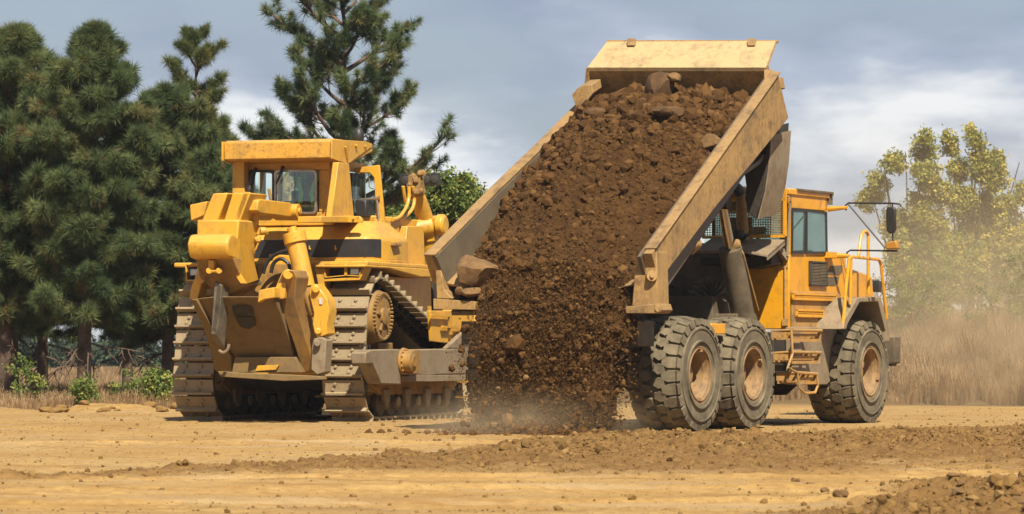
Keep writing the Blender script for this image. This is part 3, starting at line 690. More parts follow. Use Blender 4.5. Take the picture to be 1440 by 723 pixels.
# ---- hull
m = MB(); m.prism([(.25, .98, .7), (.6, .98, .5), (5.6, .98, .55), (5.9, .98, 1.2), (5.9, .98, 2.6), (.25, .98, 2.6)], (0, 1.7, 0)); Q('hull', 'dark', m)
m = MB(); m.box(.0, .25, 1.0, 2.7, .78, .98); m.box(-.25, .3, 1.1, 1.5, .85, 1.3); m.box(-.25, .3, 2.2, 2.6, .85, 1.3); Q('drawbar', 'dozer', m)
m = MB(); m.box(.0, .28, 1.0, 2.7, 1.3, 2.75); Q('rear_hull_plate', 'dozer_dirt_shade', m)
m = pX([(378, 357), (378, 372), (442, 372), (442, 362)], .2, .1); m.box(.05, .3, .95, 2.72, 2.5, 2.8); Q('rear_cross_panel', 'dozer', m)
# ---- rear fuel tank with the black stripe
plan = [(.5, 3.4), (.5, .30), (.62, .18), (.95, .06), (1.55, .02), (2.1, .10), (2.1, 3.4)]
def ring(z, inx=0, iny=0):
    c = (1.3, 1.85); return [(c[0] + (x - c[0]) * (1 - inx), c[1] + (y - c[1]) * (1 - iny), z) for x, y in plan]
m = MB().loft([ring(2.80), ring(3.20), ring(3.50, .42, .14), ring(3.53, .6, .2)]); tank = Q('fuel_tank', 'dozer', m, bevel=.04)
m = MB(); 
pl2 = [(.5, 3.35), (.5, .30), (.62, .18), (.80, .105)]
m.loft([[(x - .006, y - .004, 2.87), (x - .006, y - .004, 3.19), (x - .001, y + .002, 3.19), (x - .001, y + .002, 2.87)] for x, y in pl2]); Q('black_stripe', 'black', m, tank, 0)
m = MB(); m.loft([[(x - .02, y - .02, 2.78), (x - .02, y - .02, 2.83), (x + .1, y + .05, 2.83), (x + .1, y + .05, 2.78)] for x, y in plan[:6]]); Q('tank_lip', 'dozer', m, tank, .01)
m = MB()
for y in (.85, 1.35, 1.55): m.tube([(.49, y, 3.0), (.46, y, 3.02), (.46, y, 3.08)], .012, 6); m.blob((.485, y, 3.02), .025, n=1)
Q('tank_bolts', 'dozer', m, tank, 0)
m = pX([(529, 342), (556, 341), (556, 346), (529, 346)], 1.1, .3); Q('side_step', 'dozer_dirt_shade', m)
# ---- fenders with lamp boxes
m = MB(); m.box(-.15, 3.6, -.02, .95, 2.70, 2.78); m.prism([DY(*p, -.02) for p in ((513, 372), (606, 378), (612, 384), (606, 390), (592, 390), (548, 378), (513, 376))], (0, .95, 0)); Q('fender', 'dozer', m, bevel=.02)
m = MB(); m.box(-.15, 3.6, 2.75, 3.72, 2.70, 2.78); Q('fender', 'dozer', m, bevel=.02)
def lampbox(pts, lens, x):
    q = [DX(*p, x) for p in pts]; c = sum((Vector(p) for p in q), Vector()) / len(q)
    fr = MB()
    inn = [Vector(p) + (c - Vector(p)) * .14 for p in q]
    for i in range(len(q)): j = (i + 1) % len(q); fr.prism([q[i], q[j], inn[j], inn[i]], (.35, 0, 0))
    o = Q('lamp_box', 'dozer', fr, bevel=.006)
    Q('box_back', 'dark', MB().prism([tuple(p) for p in inn], (.02, 0, 0)).add([], []), o, 0).location = (.22, 0, 0)
    if lens:
        l = [DX(*p, x) for p in lens]; ln = MB().prism(l, (.12, 0, 0)); h = Q('headlight', 'lens', ln, dozer, .02); h.location = (.03, 0, 0)
        cc = sum((Vector(p) for p in l), Vector()) / 4
        rmb = MB(); e = [Vector(p) + (Vector(p) - cc) * .22 for p in l]
        for i in range(4): j = (i + 1) % 4; rmb.prism([e[i], e[j], l[j], l[i]], (.14, 0, 0))
        Q('lamp_bezel', 'rubber', rmb, h, 0)
    return o
lampbox([(454, 371), (486, 371), (486, 388), (456, 391)], None, -.2)
lampbox([(486, 371), (509, 371), (509, 378), (505, 389), (486, 388)], [(491, 377), (504, 377), (504, 386), (491, 387)], -.2)
lampbox([(260, 371), (281, 372), (281, 395), (262, 395)], [(266, 378), (277, 378), (278, 387), (266, 388)], -.2)
m = pX([(442, 372), (454, 370), (457, 392), (505, 390), (509, 380), (513, 374), (513, 379), (506, 394), (456, 396), (454, 430), (447, 400)], -.18, .3); Q('fender_bracket', 'dozer', m, bevel=.01)
# ---- cab
xr, xf = .72, 2.15; yr, yl = 1.0, 2.72; zb, zt = 3.5, 4.62
m = MB()
def zof(py, x): return DX(400, py, x)[2]
def yof(px, x): return DX(px, 260, x)[1]
# rear wall around the window
wy0, wy1 = yof(448, xr), yof(352, xr); wz0, wz1 = zof(299, xr), zof(240, xr)
m.box(xr, xr + .1, yr, yl, zb, wz0); m.box(xr, xr + .1, yr, yl, wz1, zt); m.box(xr, xr + .1, yr, wy0, wz0, wz1); m.box(xr, xr + .1, wy1, yl, wz0, wz1)
for x in (xr, 1.35, xf): m.box(x, x + .1, yr - .004, yr + .09, zb, zt); m.box(x, x + .1, yl - .09, yl, zb, zt)
m.box(xr, xf, yr, yr + .08, zb, 3.62); m.box(xr, xf, yl - .08, yl, zb, 3.9); m.box(xr, xf, yr, yr + .08, 4.45, zt); m.box(xr, xf, yl - .08, yl, 4.45, zt)
m.box(xf, xf + .1, yr, yl, zb, 3.8); m.box(xf, xf + .1, yr, yl, 4.5, zt)
m.box(xr, xf + .1, yr, yl, 3.45, 3.52)
cabd = Q('cab', 'dozer', m, bevel=.015)
def framed(q, n, nm='cab_window', t=.035, par=dozer, mat='rubber'):
    q = [Vector(p) for p in q]; c = sum(q, Vector()) / len(q); n = Vector(n); fr = MB(); inner = [p + (c - p).normalized() * t * 1.4 for p in q]
    for i in range(len(q)): j = (i + 1) % len(q); fr.prism([q[i], q[j], inner[j], inner[i]], n * .05)
    o = Q('window_frame', mat, fr, par, 0); Q(nm, 'glass', MB().prism([p + n * .015 for p in inner], n * .006), o, 0); return o
x = xr - .03
def rounded(px0, py0, px1, py1, x, r=4):
    pts = []
    for cx, cy, a0 in ((px1 - r, py0 + r, -90), (px1 - r, py1 - r, 0), (px0 + r, py1 - r, 90), (px0 + r, py0 + r, 180)):
        for k in range(4): a = radians(a0 + 30 * k); pts.append(DX(cx + r * cos(a), cy + r * sin(a), x))
    return pts
framed(rounded(351, 239, 386, 301, x), (-1, 0, 0), mat='rubber'); framed(rounded(387, 239, 447, 301, x, 6), (-1, 0, 0), mat='steel')
m = MB(); m.box(x - .02, x + .01, DX(415, 270, x)[1] - .012, DX(415, 270, x)[1] + .012, wz0, wz1); Q('window_bar', 'rubber', m)
framed([(xr + .14, yr, 3.66), (1.31, yr, 3.66), (1.31, yr, 4.42), (xr + .14, yr, 4.42)], (0, -1, 0)); framed([(1.48, yr, 3.66), (2.1, yr, 3.66), (2.1, yr, 4.42), (1.48, yr, 4.42)], (0, -1, 0))
m = MB(); m.box(xf + .03, xf + .04, yr + .1, yl - .1, 3.8, 4.5); Q('windscreen', 'glass', m, bevel=0)
m = MB(); m.tube([DX(360, 236, .55), DX(357, 242, .5), DX(350, 268, .45)], [.025, .045, .05], 8); Q('window_wiper', 'rubber', m, bevel=0)
m = MB(); m.tube([DX(398, 234, .6), DX(395, 243, .55), DX(389, 258, .6)], [.035, .03, .012], 8); Q('window_wiper', 'rubber', m, bevel=0)
m = MB(); m.box(1.1, 1.7, 1.35, 1.95, 3.6, 3.72); m.box(1.0, 1.14, 1.35, 1.95, 3.72, 4.1); Q('driver_seat', 'rubber', m, bevel=.04)
m = MB(); m.box(1.9, 2.2, 1.2, 2.5, 3.52, 3.95); m.cyl((1.85, 1.9, 3.6), (1.8, 1.9, 4.0), .02); Q('control_console', 'rubber', m, bevel=.04)
# ROPS canopy
m = MB(); ry0, ry1 = DX(467, 210, .1)[1], DX(315, 210, .1)[1]
zt1 = DX(467, 196, .1)[2]; zt0 = DX(467, 222, .1)[2]
m.prism([(.1, ry0, zt1 - .02), (.1, ry0, zt0), (.95, ry0, zt0 - .06), (2.0, ry0, zt1 - .12), (2.0, ry0, zt1 + .02), (.2, ry0, zt1 + .02)], (0, ry1 - ry0, 0))
roof = Q('canopy_roof', 'dozer_rust', m, bevel=.02)
m = MB(); sp = [(467, 196), (515, 199), (523, 202), (523.5, 206), (492, 229), (487, 230), (467, 223)]
m.prism([DY(*p, ry0 - .02) for p in sp], (0, .03, 0)); Q('canopy_side_plate', 'dozer', m, roof, .006)
m = MB(); m.prism([(p[0], ry1, p[2]) for p in [DY(*p, ry0 - .02) for p in sp]], (0, .03, 0)); Q('canopy_side_plate', 'dozer', m, roof, .006)
m = MB()
for px, py, l in ((487, 206, 16), (489, 215, 3), (502, 204, 4), (515, 205, 3)): m.bar(DY(px - 1, py, ry0 - .045), DY(px + (2 if l > 8 else 0), py + l, ry0 - .045), .04, .03, (0, 1, 0))
Q('canopy_lug', 'dozer', m, roof, 0)
m = MB(); mm = MB()
bx = [DY(*p, .66) for p in ((476, 228), (491, 230), (498, 305), (466, 305))]
m.loft([bx, [(q[0] + (.0 if i in (1, 2) else .02), .66 + .12, q[2]) for i, q in enumerate(bx)]]); b2 = [DY(*p, .55) for p in ((452, 304), (507, 304), (507, 313), (452, 313))]; m.prism(b2, (0, .45, 0)); Q('canopy_post', 'dozer', m, bevel=.012)
m = MB(); m.prism([DX(*p, .45) for p in ((327, 222), (343, 222), (344, 314), (326, 314))], (.5, 0, 0)); Q('canopy_post', 'dozer', m, bevel=.012)
m = MB(); m.prism([DX(*p, .35) for p in ((458, 306), (464, 303), (505, 304), (509, 309), (509, 313), (457, 313))], (.08, 0, 0)); 
for px in (464, 472, 481, 497): m.cyl(DX(px, 307, .34), DX(px, 307, .30), .022, n=6)
Q('post_base', 'dozer', m, bevel=.008)
m = MB(); e = Vector(DY(472, 192, 1.2)); e = Vector((1.9, 1.0, 5.02)); m.cyl(e - Vector((0, 0, .2)), e + Vector((0, 0, .02)), .05); m.blob(e + Vector((0, 0, .09)), .12, (.9, .9, 1.4)); Q('beacon', 'rubber', m, bevel=0)
# open door
Xd = 1.7
def dX(p, x=Xd): return DX(*p, x)
outer = [(499, 236), (533, 232), (534, 240), (541, 313), (536, 330), (531, 330), (532, 318), (529, 318), (526, 250), (520, 243), (505, 243), (499, 246)]
m = MB(); m.prism([dX(p) for p in outer], (.06, 0, 0)); dr = Q('cab_door', 'dozer', m, bevel=.01)
m = MB(); m.prism([dX(p, Xd + .02) for p in ((501, 247), (506, 243), (520, 243), (526, 250), (529, 300), (529, 316), (500, 316))], (.008, 0, 0)); Q('door_window', 'glass', m, dr, 0)
m = MB(); m.tube([dX(p, Xd - .03) for p in ((519, 250), (519, 262), (522, 265), (525, 265))], .012, 6); m.tube([dX(p, Xd - .05) for p in ((500, 282), (530, 279), (534, 277))], .025, 8); m.tube([dX(p, Xd - .05) for p in ((530, 282), (532, 300), (534, 316))], .022, 8); Q('door_handle', 'steel', m, dr, 0)
m = MB(); m.prism([DX(*p, 1.5) for p in ((499, 280), (515, 281), (516, 306), (500, 305))], (.35, 0, 0)); m.cyl(DX(507, 316, 1.3), DX(507, 306, 1.3), .07); Q('air_box', 'rubber', m, bevel=.03)
# ---- engine end
m = MB(); m.prism([DY(*p, .55) for p in ((530, 303), (588, 309), (596, 316), (590, 330), (548, 330), (532, 330))], (0, 2.6, 0)); Q('engine_hood', 'dozer', m, bevel=.03)
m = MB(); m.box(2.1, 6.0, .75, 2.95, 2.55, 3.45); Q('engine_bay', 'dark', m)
m = MB(); m.prism([DY(*p, .35) for p in ((573, 318), (596, 318), (598, 375), (566, 375), (570, 350))], (0, .5, 0)); m.prism([DY(*p, .45) for p in ((536, 308), (562, 310), (562, 335), (536, 335))], (0, .15, 0)); Q('hood_side_panel', 'dozer', m)
m = MB(); m.prism([DY(*p, .30) for p in ((542, 388), (566, 390), (606, 390), (608, 466), (590, 452), (560, 410))], (0, .4, 0)); Q('side_cover', 'dozer', m)
m = MB(); m.prism([DY(*p, .28) for p in ((553, 377), (611, 378), (606, 390), (593, 391))], (0, .5, 0)); Q('side_cover', 'dozer_dirt_shade', m)
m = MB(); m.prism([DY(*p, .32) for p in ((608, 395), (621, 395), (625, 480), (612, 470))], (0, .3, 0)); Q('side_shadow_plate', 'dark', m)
# ---- lift cylinders on both sides
def lift(y, k=1):
    ax = [Vector(DY(*p, .5)) for p in ((586, 266), (600, 318), (612, 442))]
    for a in ax: a.y = y
    m = MB(); m.tube([ax[0], ax[0].lerp(ax[1], .5), ax[1]], [.11, .15, .17], 20); m.cyl(ax[1] + (ax[2] - ax[1]) * -.1, ax[1] + (ax[2] - ax[1]) * .15, .2, n=20); m.cyl(ax[1], ax[1].lerp(ax[2], .45), .16, n=20)
    c = Q('lift_cylinder', 'dozer', m, bevel=0)
    m = MB(); m.cyl(ax[1].lerp(ax[2], .45), ax[2], .085, n=16); Q('cylinder_rod', 'dozer', m, c, 0)
    m = MB(); ct = ax[1] + Vector((-.1, 0, .0)); m.cyl((ct.x - .3, y + .35, ct.z - .12), (ct.x + .05, y - .1, ct.z), .19, n=20); m.disc_loft((ct.x + .12, y - .22, ct.z + .02), (0, -1, 0), [(0, .2), (.12, .2), (.16, .15)], 18); m.box(ct.x + .2, ct.x + .42, y - .2, y + .1, ct.z - .16, ct.z + .16); Q('trunnion', 'dozer', m, c, .01)
    m = MB(); m.disc_loft(ax[1] + Vector((.02, 0, -.02)), ax[2] - ax[1], [(-.03, .215), (.03, .215)], 24); Q('black_band', 'rubber', m, c, 0)
    m = MB()
    for i in range(26):
        p = ax[0] + Vector((random.uniform(-.16, .16), random.uniform(-.12, .12), random.uniform(-.1, .3))); m.blob(p, random.uniform(.05, .09), (1, 1, 1), 1, .2)
    m.box(ax[0].x - .15, ax[0].x + .15, y - .12, y + .12, ax[0].z - .05, ax[0].z + .25); Q('valve_head', 'dozer_dirt_shade', m, c, .01)
    m = MB()
    for dx, px in ((0, ((575, 262), (575, 278), (571, 292), (562, 305), (552, 309))), (.1, ((588, 262), (590, 280), (586, 295), (575, 306), (564, 309))), (.2, ((581, 262), (583, 275), (585, 285)))):
        pp = [Vector(DY(*p, .4)) for p in px]
        for a in pp: a.y = y - .1 + dx
        m.tube(spline(pp, 5), .033, 8)
    Q('hydraulic_hose', 'dozer', m, c, 0)
lift(.5); lift(3.2)
for pts in (((561, 245), (577, 245), (577, 261), (563, 262)), ((592, 245), (606, 244), (606, 261), (592, 261)), ((606, 243), (615, 243), (616, 260), (606, 261))):
    m = MB(); m.prism([DX(*p, 3.6) for p in pts], (.16, 0, 0)); w = Q('work_lamp', 'rubber', m, bevel=.01)
    c = sum((Vector(DX(*p, 3.6)) for p in pts), Vector()) / 4
    m = MB(); m.disc_loft(c + Vector((.0, 0, 0)), (-1, 0, 0), [(0, .08), (.012, .075), (.02, .03)], 16); Q('lamp_lens', 'grille', m, w, 0)
# ---- blade and push arms
m = MB(); prof = [(5.9, .25), (5.75, .6), (5.75, 1.2), (5.9, 1.8), (6.15, 2.25), (6.3, 2.25), (6.06, 1.8), (5.9, 1.2), (5.92, .6), (6.12, .2)]
m.prism([(x, -.75, z) for x, z in prof], (0, 5.15, 0)); bl = Q('blade', 'dozer', m, bevel=.01)
m = MB()
for z in (.75, 1.25, 1.6): m.box(5.68, 5.8, -.75, 4.4, z, z + .05)
for y in (-.72, -.1, .6, 1.8, 3.0, 3.7, 4.3): m.box(5.66, 5.82, y, y + .05, .4, 1.85)
Q('blade_rib', 'dozer', m, bl, .01)
m = MB(); m.prism([DY(*p, -.12) for p in ((600, 437), (660, 437), (666, 470), (652, 486), (603, 480))], (0, -.06, 0))

Q('blade_end_panel', 'dozer', m, bevel=.01)
m = MB(); m.prism([DY(*p, -.22) for p in ((604, 441), (634, 443), (634, 446), (604, 444))], (0, -.05, 0)); m.prism([DY(*p, -.22) for p in ((620, 458), (662, 461), (662, 463.5), (620, 460.5))], (0, -.05, 0)); m.bar(DY(634, 470, -.25), DY(632, 446, -.25), .05, .05); Q('panel_rib', 'dozer', m, bevel=0)
def arm(y, s):
    def yy(p): q = DY(*p, -.3); return (q[0], y, q[2])
    m = MB(); m.prism([yy(p) for p in ((560 if s > 0 else 600, 492), (651, 490), (664, 489), (664, 526), (620, 527), (600, 529), (562 if s > 0 else 600, 527))], (0, .26 * s, 0)); a = Q('push_arm', 'panel', m, bevel=.02)
    if s < 0: return
    m = MB(); m.prism([yy(p) for p in ((514, 496), (522, 492), (562, 491), (564, 541), (536, 540), (524, 512), (515, 512))], (0, .28 * s, 0)); Q('arm_end_plate', 'panel', m, a, .02)
    m = MB(); m.prism([yy(p) for p in ((628, 490), (654, 465), (664, 460), (664, 490))], (0, .1 * s, 0)); Q('arm_brace', 'panel', m, a, .015)
    q = Vector(yy((566, 508))); m = MB(); m.disc_loft(q, (0, -s, 0), [(0, .24), (.04, .24), (.06, .19), (.2, .18), (.22, .12), (.24, .1)], 24)
    for k in range(14): t = 2 * pi * k / 14; m.cyl(q + Vector((cos(t) * .21, -s * .03, sin(t) * .21)), q + Vector((cos(t) * .21, -s * .08, sin(t) * .21)), .02, n=6)
    m.box(q.x + .05, q.x + .38, min(q.y, q.y - .2 * s), max(q.y, q.y - .2 * s), q.z - .22, q.z + .2)
    Q('trunnion_cap', 'dozer_dirt_shade', m, a, .01)
    m = MB(); m.prism([yy(p) for p in ((565, 528), (652, 527), (650, 536), (600, 537), (566, 536))], (0, .2 * s, 0)); Q('arm_guard', 'panel', m, a, .01)
arm(-.3, 1); arm(4.0, -1)
# ================================================================== ripper
# carriage block (twin boxes on top, rounded cross beam, side cheek)
rip = MB(); rip.prism([DX(*p, -1.5) for p in ((299, 272), (320, 271), (306, 311), (283, 311))], (.75, 0, 0)); Q('ripper_upper_box', 'dozer', rip, bevel=.025)
rip = MB(); rip.prism([DX(*p, -1.5) for p in ((327, 271), (352, 271), (337, 312), (314, 311))], (.75, 0, 0)); Q('ripper_upper_box', 'dozer', rip, bevel=.025)
rip = MB(); rip.prism([DX(*p, -1.2) for p in ((317, 273), (330, 273), (318, 312), (305, 312))], (.4, 0, 0)); Q('shank_slot', 'steel', rip)
m = MB(); m.prism([DX(*p, -1.72) for p in ((277, 309), (336, 309), (333, 345), (329, 373), (318, 368), (310, 350), (276, 340))], (.85, 0, 0)); Q('ripper_carriage', 'dozer', m, bevel=.03)
m = MB(); c0 = DX(269, 345, -1.95); c1 = DX(326, 346, -1.95)
m.loft([[(-1.95 + x, y, c0[2] + z) for x, z in ((-.12, .12), (-.18, .02), (-.16, -.10), (-.08, -.22), (.35, -.28), (.4, .1), (.1, .19), (-.05, .18))] for y in (c0[1], c1[1])]); Q('ripper_cross_beam', 'dozer', m, bevel=.04)
m = pT([(272, 354, -1.95), (328, 362, -1.9), (340, 392, -1.55), (346, 400, -1.5), (318, 418, -1.3), (296, 405, -1.4), (281, 392, -1.55)], .6); Q('ripper_shank_holder', 'dozer_dirt_shade', m, bevel=.03)
m = MB(); m.loft([[DX(352, 270, -1.5), DX(337, 312, -1.5), DX(330, 373, -1.6), DX(347, 399, -1.6), DX(364, 394, -1.0), DX(355, 365, -.75), DX(347, 327, -.75), DX(357, 274, -.75)], [tuple(Vector(DX(*p, x)) + Vector((0, .12, 0))) for p, x in (((352, 270), -1.5), ((337, 312), -1.5), ((330, 373), -1.6), ((347, 399), -1.6), ((364, 394), -1.0), ((355, 365), -.75), ((347, 327), -.75), ((357, 274), -.75))]]); Q('ripper_cheek_plate', 'dozer', m, bevel=.01)
m = MB(); a = Vector(DX(297, 381, -1.85)); 
for px in (294, 308): m.cyl(DX(px, 381, -1.9), DX(px, 380, -1.7), .055, n=12)
m.cyl(DX(292, 381, -1.85), DX(310, 381, -1.85), .035); m.box(-1.9, -1.7, DX(304, 370, -1.8)[1], DX(296, 370, -1.8)[1], DX(300, 378, -1.8)[2], DX(300, 366, -1.8)[2]); Q('locking_pin', 'dozer', m, bevel=.01)
# lift linkage arms
def beamx(pts, y, dy): m = MB(); m.prism([DY(*p, y) for p in pts], (0, dy, 0)); return m
ya = DX(365, 290, -1.2)[1]
m = beamx([(363, 282), (367, 280), (409, 285), (414, 292), (410, 305), (404, 305), (366, 300), (362, 296)], ya, .32); m.add([], []); la = Q('upper_link', 'dozer', m, bevel=.02)
m = MB(); q = Vector(DY(413, 297, ya)); m.disc_loft(q, (0, 1, 0), [(-.1, .13), (.45, .13)], 18); m.disc_loft(q, (0, 1, 0), [(-.14, .06), (-.1, .06)], 12); Q('link_pin', 'dozer', m, la, .01)
m = pX([(267, 288), (291, 283), (287, 303), (268, 311)], -1.2, .6); Q('link_cover', 'dozer', m)
m = MB(); m.cyl(DX(360, 283, -.95), DX(357, 315, -.95), .085, n=16); m.cyl(DX(361, 277, -.95), DX(360, 284, -.95), .05); m.blob(DX(361, 280, -1.0), .07, n=1)
m.prism([DX(*p, -.95) for p in ((345, 315), (356, 315), (368, 322), (372, 325), (371, 330), (346, 330))], (.2, 0, 0)); m.cyl(DX(366, 325, -1.0), DX(374, 325, -.95), .07)
m.tube([DX(*p, -1.0) for p in ((366, 333), (364, 340), (360, 350), (358, 353))], .02, 6); m.blob(DX(352, 336, -1.0), .09, n=1, jit=.2); m.blob(DX(362, 337, -1.0), .07, n=1, jit=.2)
Q('pin_puller_cylinder', 'dozer', m, bevel=.008)
m = MB(); m.tube(spline([Vector(DX(*p, -.3)) for p in ((370, 385), (374, 372), (384, 360), (398, 354), (410, 352))], 5), .035, 8); m.tube(spline([Vector(DX(*p, -.3)) for p in ((381, 384), (385, 370), (395, 364), (405, 370), (408, 380))], 5), .035, 8); m.tube(spline([Vector(DX(*p, -.3)) for p in ((356, 370), (360, 378), (362, 392), (366, 400))], 5), .03, 8); Q('hydraulic_hose', 'rubber', m, bevel=0)
# big tilt cylinder going down on the right
a, b, c, d = (Vector(DX(*p, -.85)) for p in ((410, 312), (414, 332), (430, 404), (446, 442)))
m = MB(); m.cyl(b, c, .165, n=24); m.cyl(b - (c - b) * .06, b + (c - b) * .14, .205, n=24); tc = Q('ripper_cylinder', 'dozer', m, bevel=.008)
m = MB(); m.cyl(a - Vector((0, 0, .1)), b, .085, n=18); Q('cylinder_rod', 'dozer', m, tc, 0)
m = MB(); m.cyl(c, d, .13, n=20); m.tube([c + Vector((0, .1, 0)), d + Vector((0, .15, 0))], .05); Q('cylinder_neck', 'dozer_dirt_shade', m, tc, 0)
m = MB(); aL, bL, cL, dL = (Vector((p.x, 3.68 - p.y + .0, p.z)) for p in (a, b, c, d)); m.cyl(bL, cL, .165, n=24); m.cyl(aL, bL, .085, n=18); Q('ripper_cylinder', 'dozer', m, bevel=.008)
# lower links
m = pX([(437, 401), (444, 399), (452, 409), (460, 421), (463, 438), (459, 456), (461, 470), (452, 474), (442, 470), (439, 455), (441, 440), (437, 425), (434, 410)], -1.05, .35); m.cyl(DX(444, 407, -1.12), DX(444, 407, -1.0), .07); m.cyl(DX(447, 466, -1.12), DX(447, 466, -1.0), .06); lk = Q('ripper_link_plate', 'dozer', m, bevel=.02)
m = MB(); m.prism([DX(*p, -1.07) for p in ((448, 419), (453, 419), (453, 428), (449, 428))], (.02, 0, 0)); Q('data_plate', 'lens', m, lk, 0)
m = pX([(441, 476), (452, 474), (459, 478), (456, 524), (446, 528), (437, 520), (438, 488)], -1.1, .3); m.cyl(DX(446, 483, -1.2), DX(446, 483, -1.0), .06); Q('ripper_link_plate', 'panel', m, bevel=.02)
# wide lower ripper frame
m = pT([(268, 421, -1.7), (300, 417, -1.7), (385, 417, -1.7), (394, 440, -1.4), (414, 502, -.75), (326, 502, -.75), (300, 470, -1.1)], .5); fr_ = Q('ripper_frame', 'mud_shade', m, bevel=.02)
m = pT([(268, 421, -1.78), (276, 421, -1.78), (304, 470, -1.2), (326, 502, -.85), (326, 528, -.6), (308, 526, -.6), (300, 519, -.7), (298, 500, -.85), (285, 460, -1.3)], .35); Q('ripper_frame_edge', 'mud_shade', m, bevel=.02)
m = pT([(326, 431, -1.585), (352, 431, -1.585), (356, 443, -1.46), (329, 443, -1.46)], .02); Q('opening_shade', 'dark', m, fr_, 0)  # thin dark plates paint the shade inside the frame's cavities
m = pT([(330, 446, -1.42), (357, 446, -1.42), (359, 457, -1.3), (350, 463, -1.235), (338, 460, -1.27)], .02); Q('opening_shade', 'dark', m, fr_, 0)
m = pX([(364, 408), (385, 404), (386, 419), (372, 421), (362, 426)], -1.75, .5); Q('frame_lug', 'dozer', m, bevel=.015)
for pts, vx in ((((385, 410), (397, 384), (402, 379), (413, 380), (417, 390), (414, 420), (428, 470), (443, 521), (426, 524), (412, 480), (397, 440), (386, 424)), .55),):
    m = pT([(a, b, -1.6 + .9 * max(0, (b - 384)) / 140) for a, b in pts], vx); Q('ripper_side_arm', 'dozer_dirt_shade', m, bevel=.02)  # darker paint stands in for shadow on the arm's right face
m = pX([(384, 411), (396, 384), (402, 379), (403, 390), (400, 420), (385, 422)], -1.5, .1); m.cyl(DX(405, 386, -1.6), DX(405, 386, -1.0), .09, n=16); Q('arm_clevis', 'dozer', m, bevel=.015)
m = pX([(266, 420), (268, 405), (275, 388), (281, 382), (287, 388), (283, 400), (278, 421)], -1.45, .3); m.cyl(DX(282, 393, -1.55), DX(282, 393, -1.1), .08, n=14); Q('arm_clevis', 'dozer', m, bevel=.015)
m = pX([(306, 522), (326, 524), (449, 529), (451, 534), (400, 536), (310, 530)], -1.3, .3); Q('frame_lower_lip', 'mud_shade', m, bevel=.01)
m = pX([(330, 502), (415, 502), (424, 524), (326, 524)], -.9, .3); Q('frame_rear_web', 'mud_shade', m, bevel=.01)
m = pX([(362, 514), (392, 513), (388, 520), (359, 522)], -.95, .04); m.add([], []); Q('frame_step', 'dozer', m, bevel=.004)
# shank
m = MB(); m.prism([DX(*p, -1.75) for p in ((302, 395), (312, 401), (309, 440), (304, 470), (297, 464))], (.08, 0, 0)); sh = Q('shank', 'shank', m, bevel=.008)
m = MB(); m.loft([[DX(312, 401, -1.75), DX(309, 440, -1.75), DX(304, 470, -1.75), DX(316, 490, -1.45), DX(319, 450, -1.45), DX(322, 405, -1.45)], [tuple(Vector(DX(*p)) + Vector((.0, .1, 0))) for p in ((312, 401, -1.75), (309, 440, -1.75), (304, 470, -1.75), (316, 490, -1.45), (319, 450, -1.45), (322, 405, -1.45))]]); Q('shank_side', 'shank', m, sh, .006)
m = MB(); m.tube(spline([Vector(DX(*p, -1.6)) for p in ((308, 493), (314, 496), (320, 492), (322, 484))], 5), .028, 8); Q('shank_hook', 'panel', m, bevel=0)

# ================================================================== driver
def skin_person(name, joints, bones, mat, parent=None, root=0):
    me = bpy.data.meshes.new(name); me.from_pydata([j[0] for j in joints], bones, []); o = bpy.data.objects.new(name, me); COL.objects.link(o)
    sk = o.modifiers.new('skin', 'SKIN'); me.skin_vertices or None
    if not me.skin_vertices:
        bpy.context.view_layer.objects.active = o
    lay = me.skin_vertices[0].data
    for i, j in enumerate(joints):
        r = j[1]; lay[i].radius = (r, r) if not hasattr(r, '__len__') else r; lay[i].use_root = (i == root)
    sb = o.modifiers.new('sub', 'SUBSURF'); sb.levels = 2; sb.render_levels = 2
    me.materials.append(mat)
    if parent: o.parent = parent
    return o
pl = Vector(D.W((1.10, 1.60, 3.48)))
J = [((0, 0, .30), .15), ((0, 0, .50), .14), ((.03, 0, .70), .17), ((.04, 0, .78), .10), ((.05, 0, .86), .055), ((.06, 0, .95), .085), ((.07, 0, 1.04), .092), ((.06, 0, 1.10), .06),
     ((.03, .19, .74), .065), ((.12, .26, .50), .052), ((.36, .20, .44), .040), ((.44, .18, .45), .035),
     ((.03, -.19, .74), .065), ((.10, -.26, .50), .052), ((.34, -.20, .46), .040), ((.42, -.18, .47), .035),
     ((.05, .10, .25), .10), ((.50, .12, .24), .075), ((.55, .12, -.02), .05), ((.05, -.10, .25), .10), ((.50, -.12, .24), .075), ((.55, -.12, -.02), .05)]
Bn = [(0, 1), (1, 2), (2, 3), (3, 4), (4, 5), (5, 6), (6, 7), (3, 8), (8, 9), (9, 10), (10, 11), (3, 12), (12, 13), (13, 14), (14, 15), (0, 16), (16, 17), (17, 18), (0, 19), (19, 20), (20, 21)]
person = skin_person('person', J, Bn, M['shirt']); person.location = pl; person.rotation_euler = (0, 0, pi / 2 - D.th)
tag(person, 'driver in a dark red shirt with lime reflective strips sitting at the bulldozer window', 'person')
m = MB(); m.blob((.075, 0, 1.0), 1, (.102, .085, .125), 3); m.blob((.17, 0, .985), 1, (.03, .018, .025), 2)
for s in (-1, 1): m.blob((.07, s * .085, .99), 1, (.02, .012, .032), 1)
m.build('head', 'skin', person)
m = MB(); m.blob((.06, 0, 1.055), 1, (.115, .098, .085), 3); m.prism([(.12, -.07, 1.05), (.25, -.05, 1.04), (.25, .05, 1.04), (.12, .07, 1.05)], (0, 0, .015)); m.build('cap', 'hair', person)
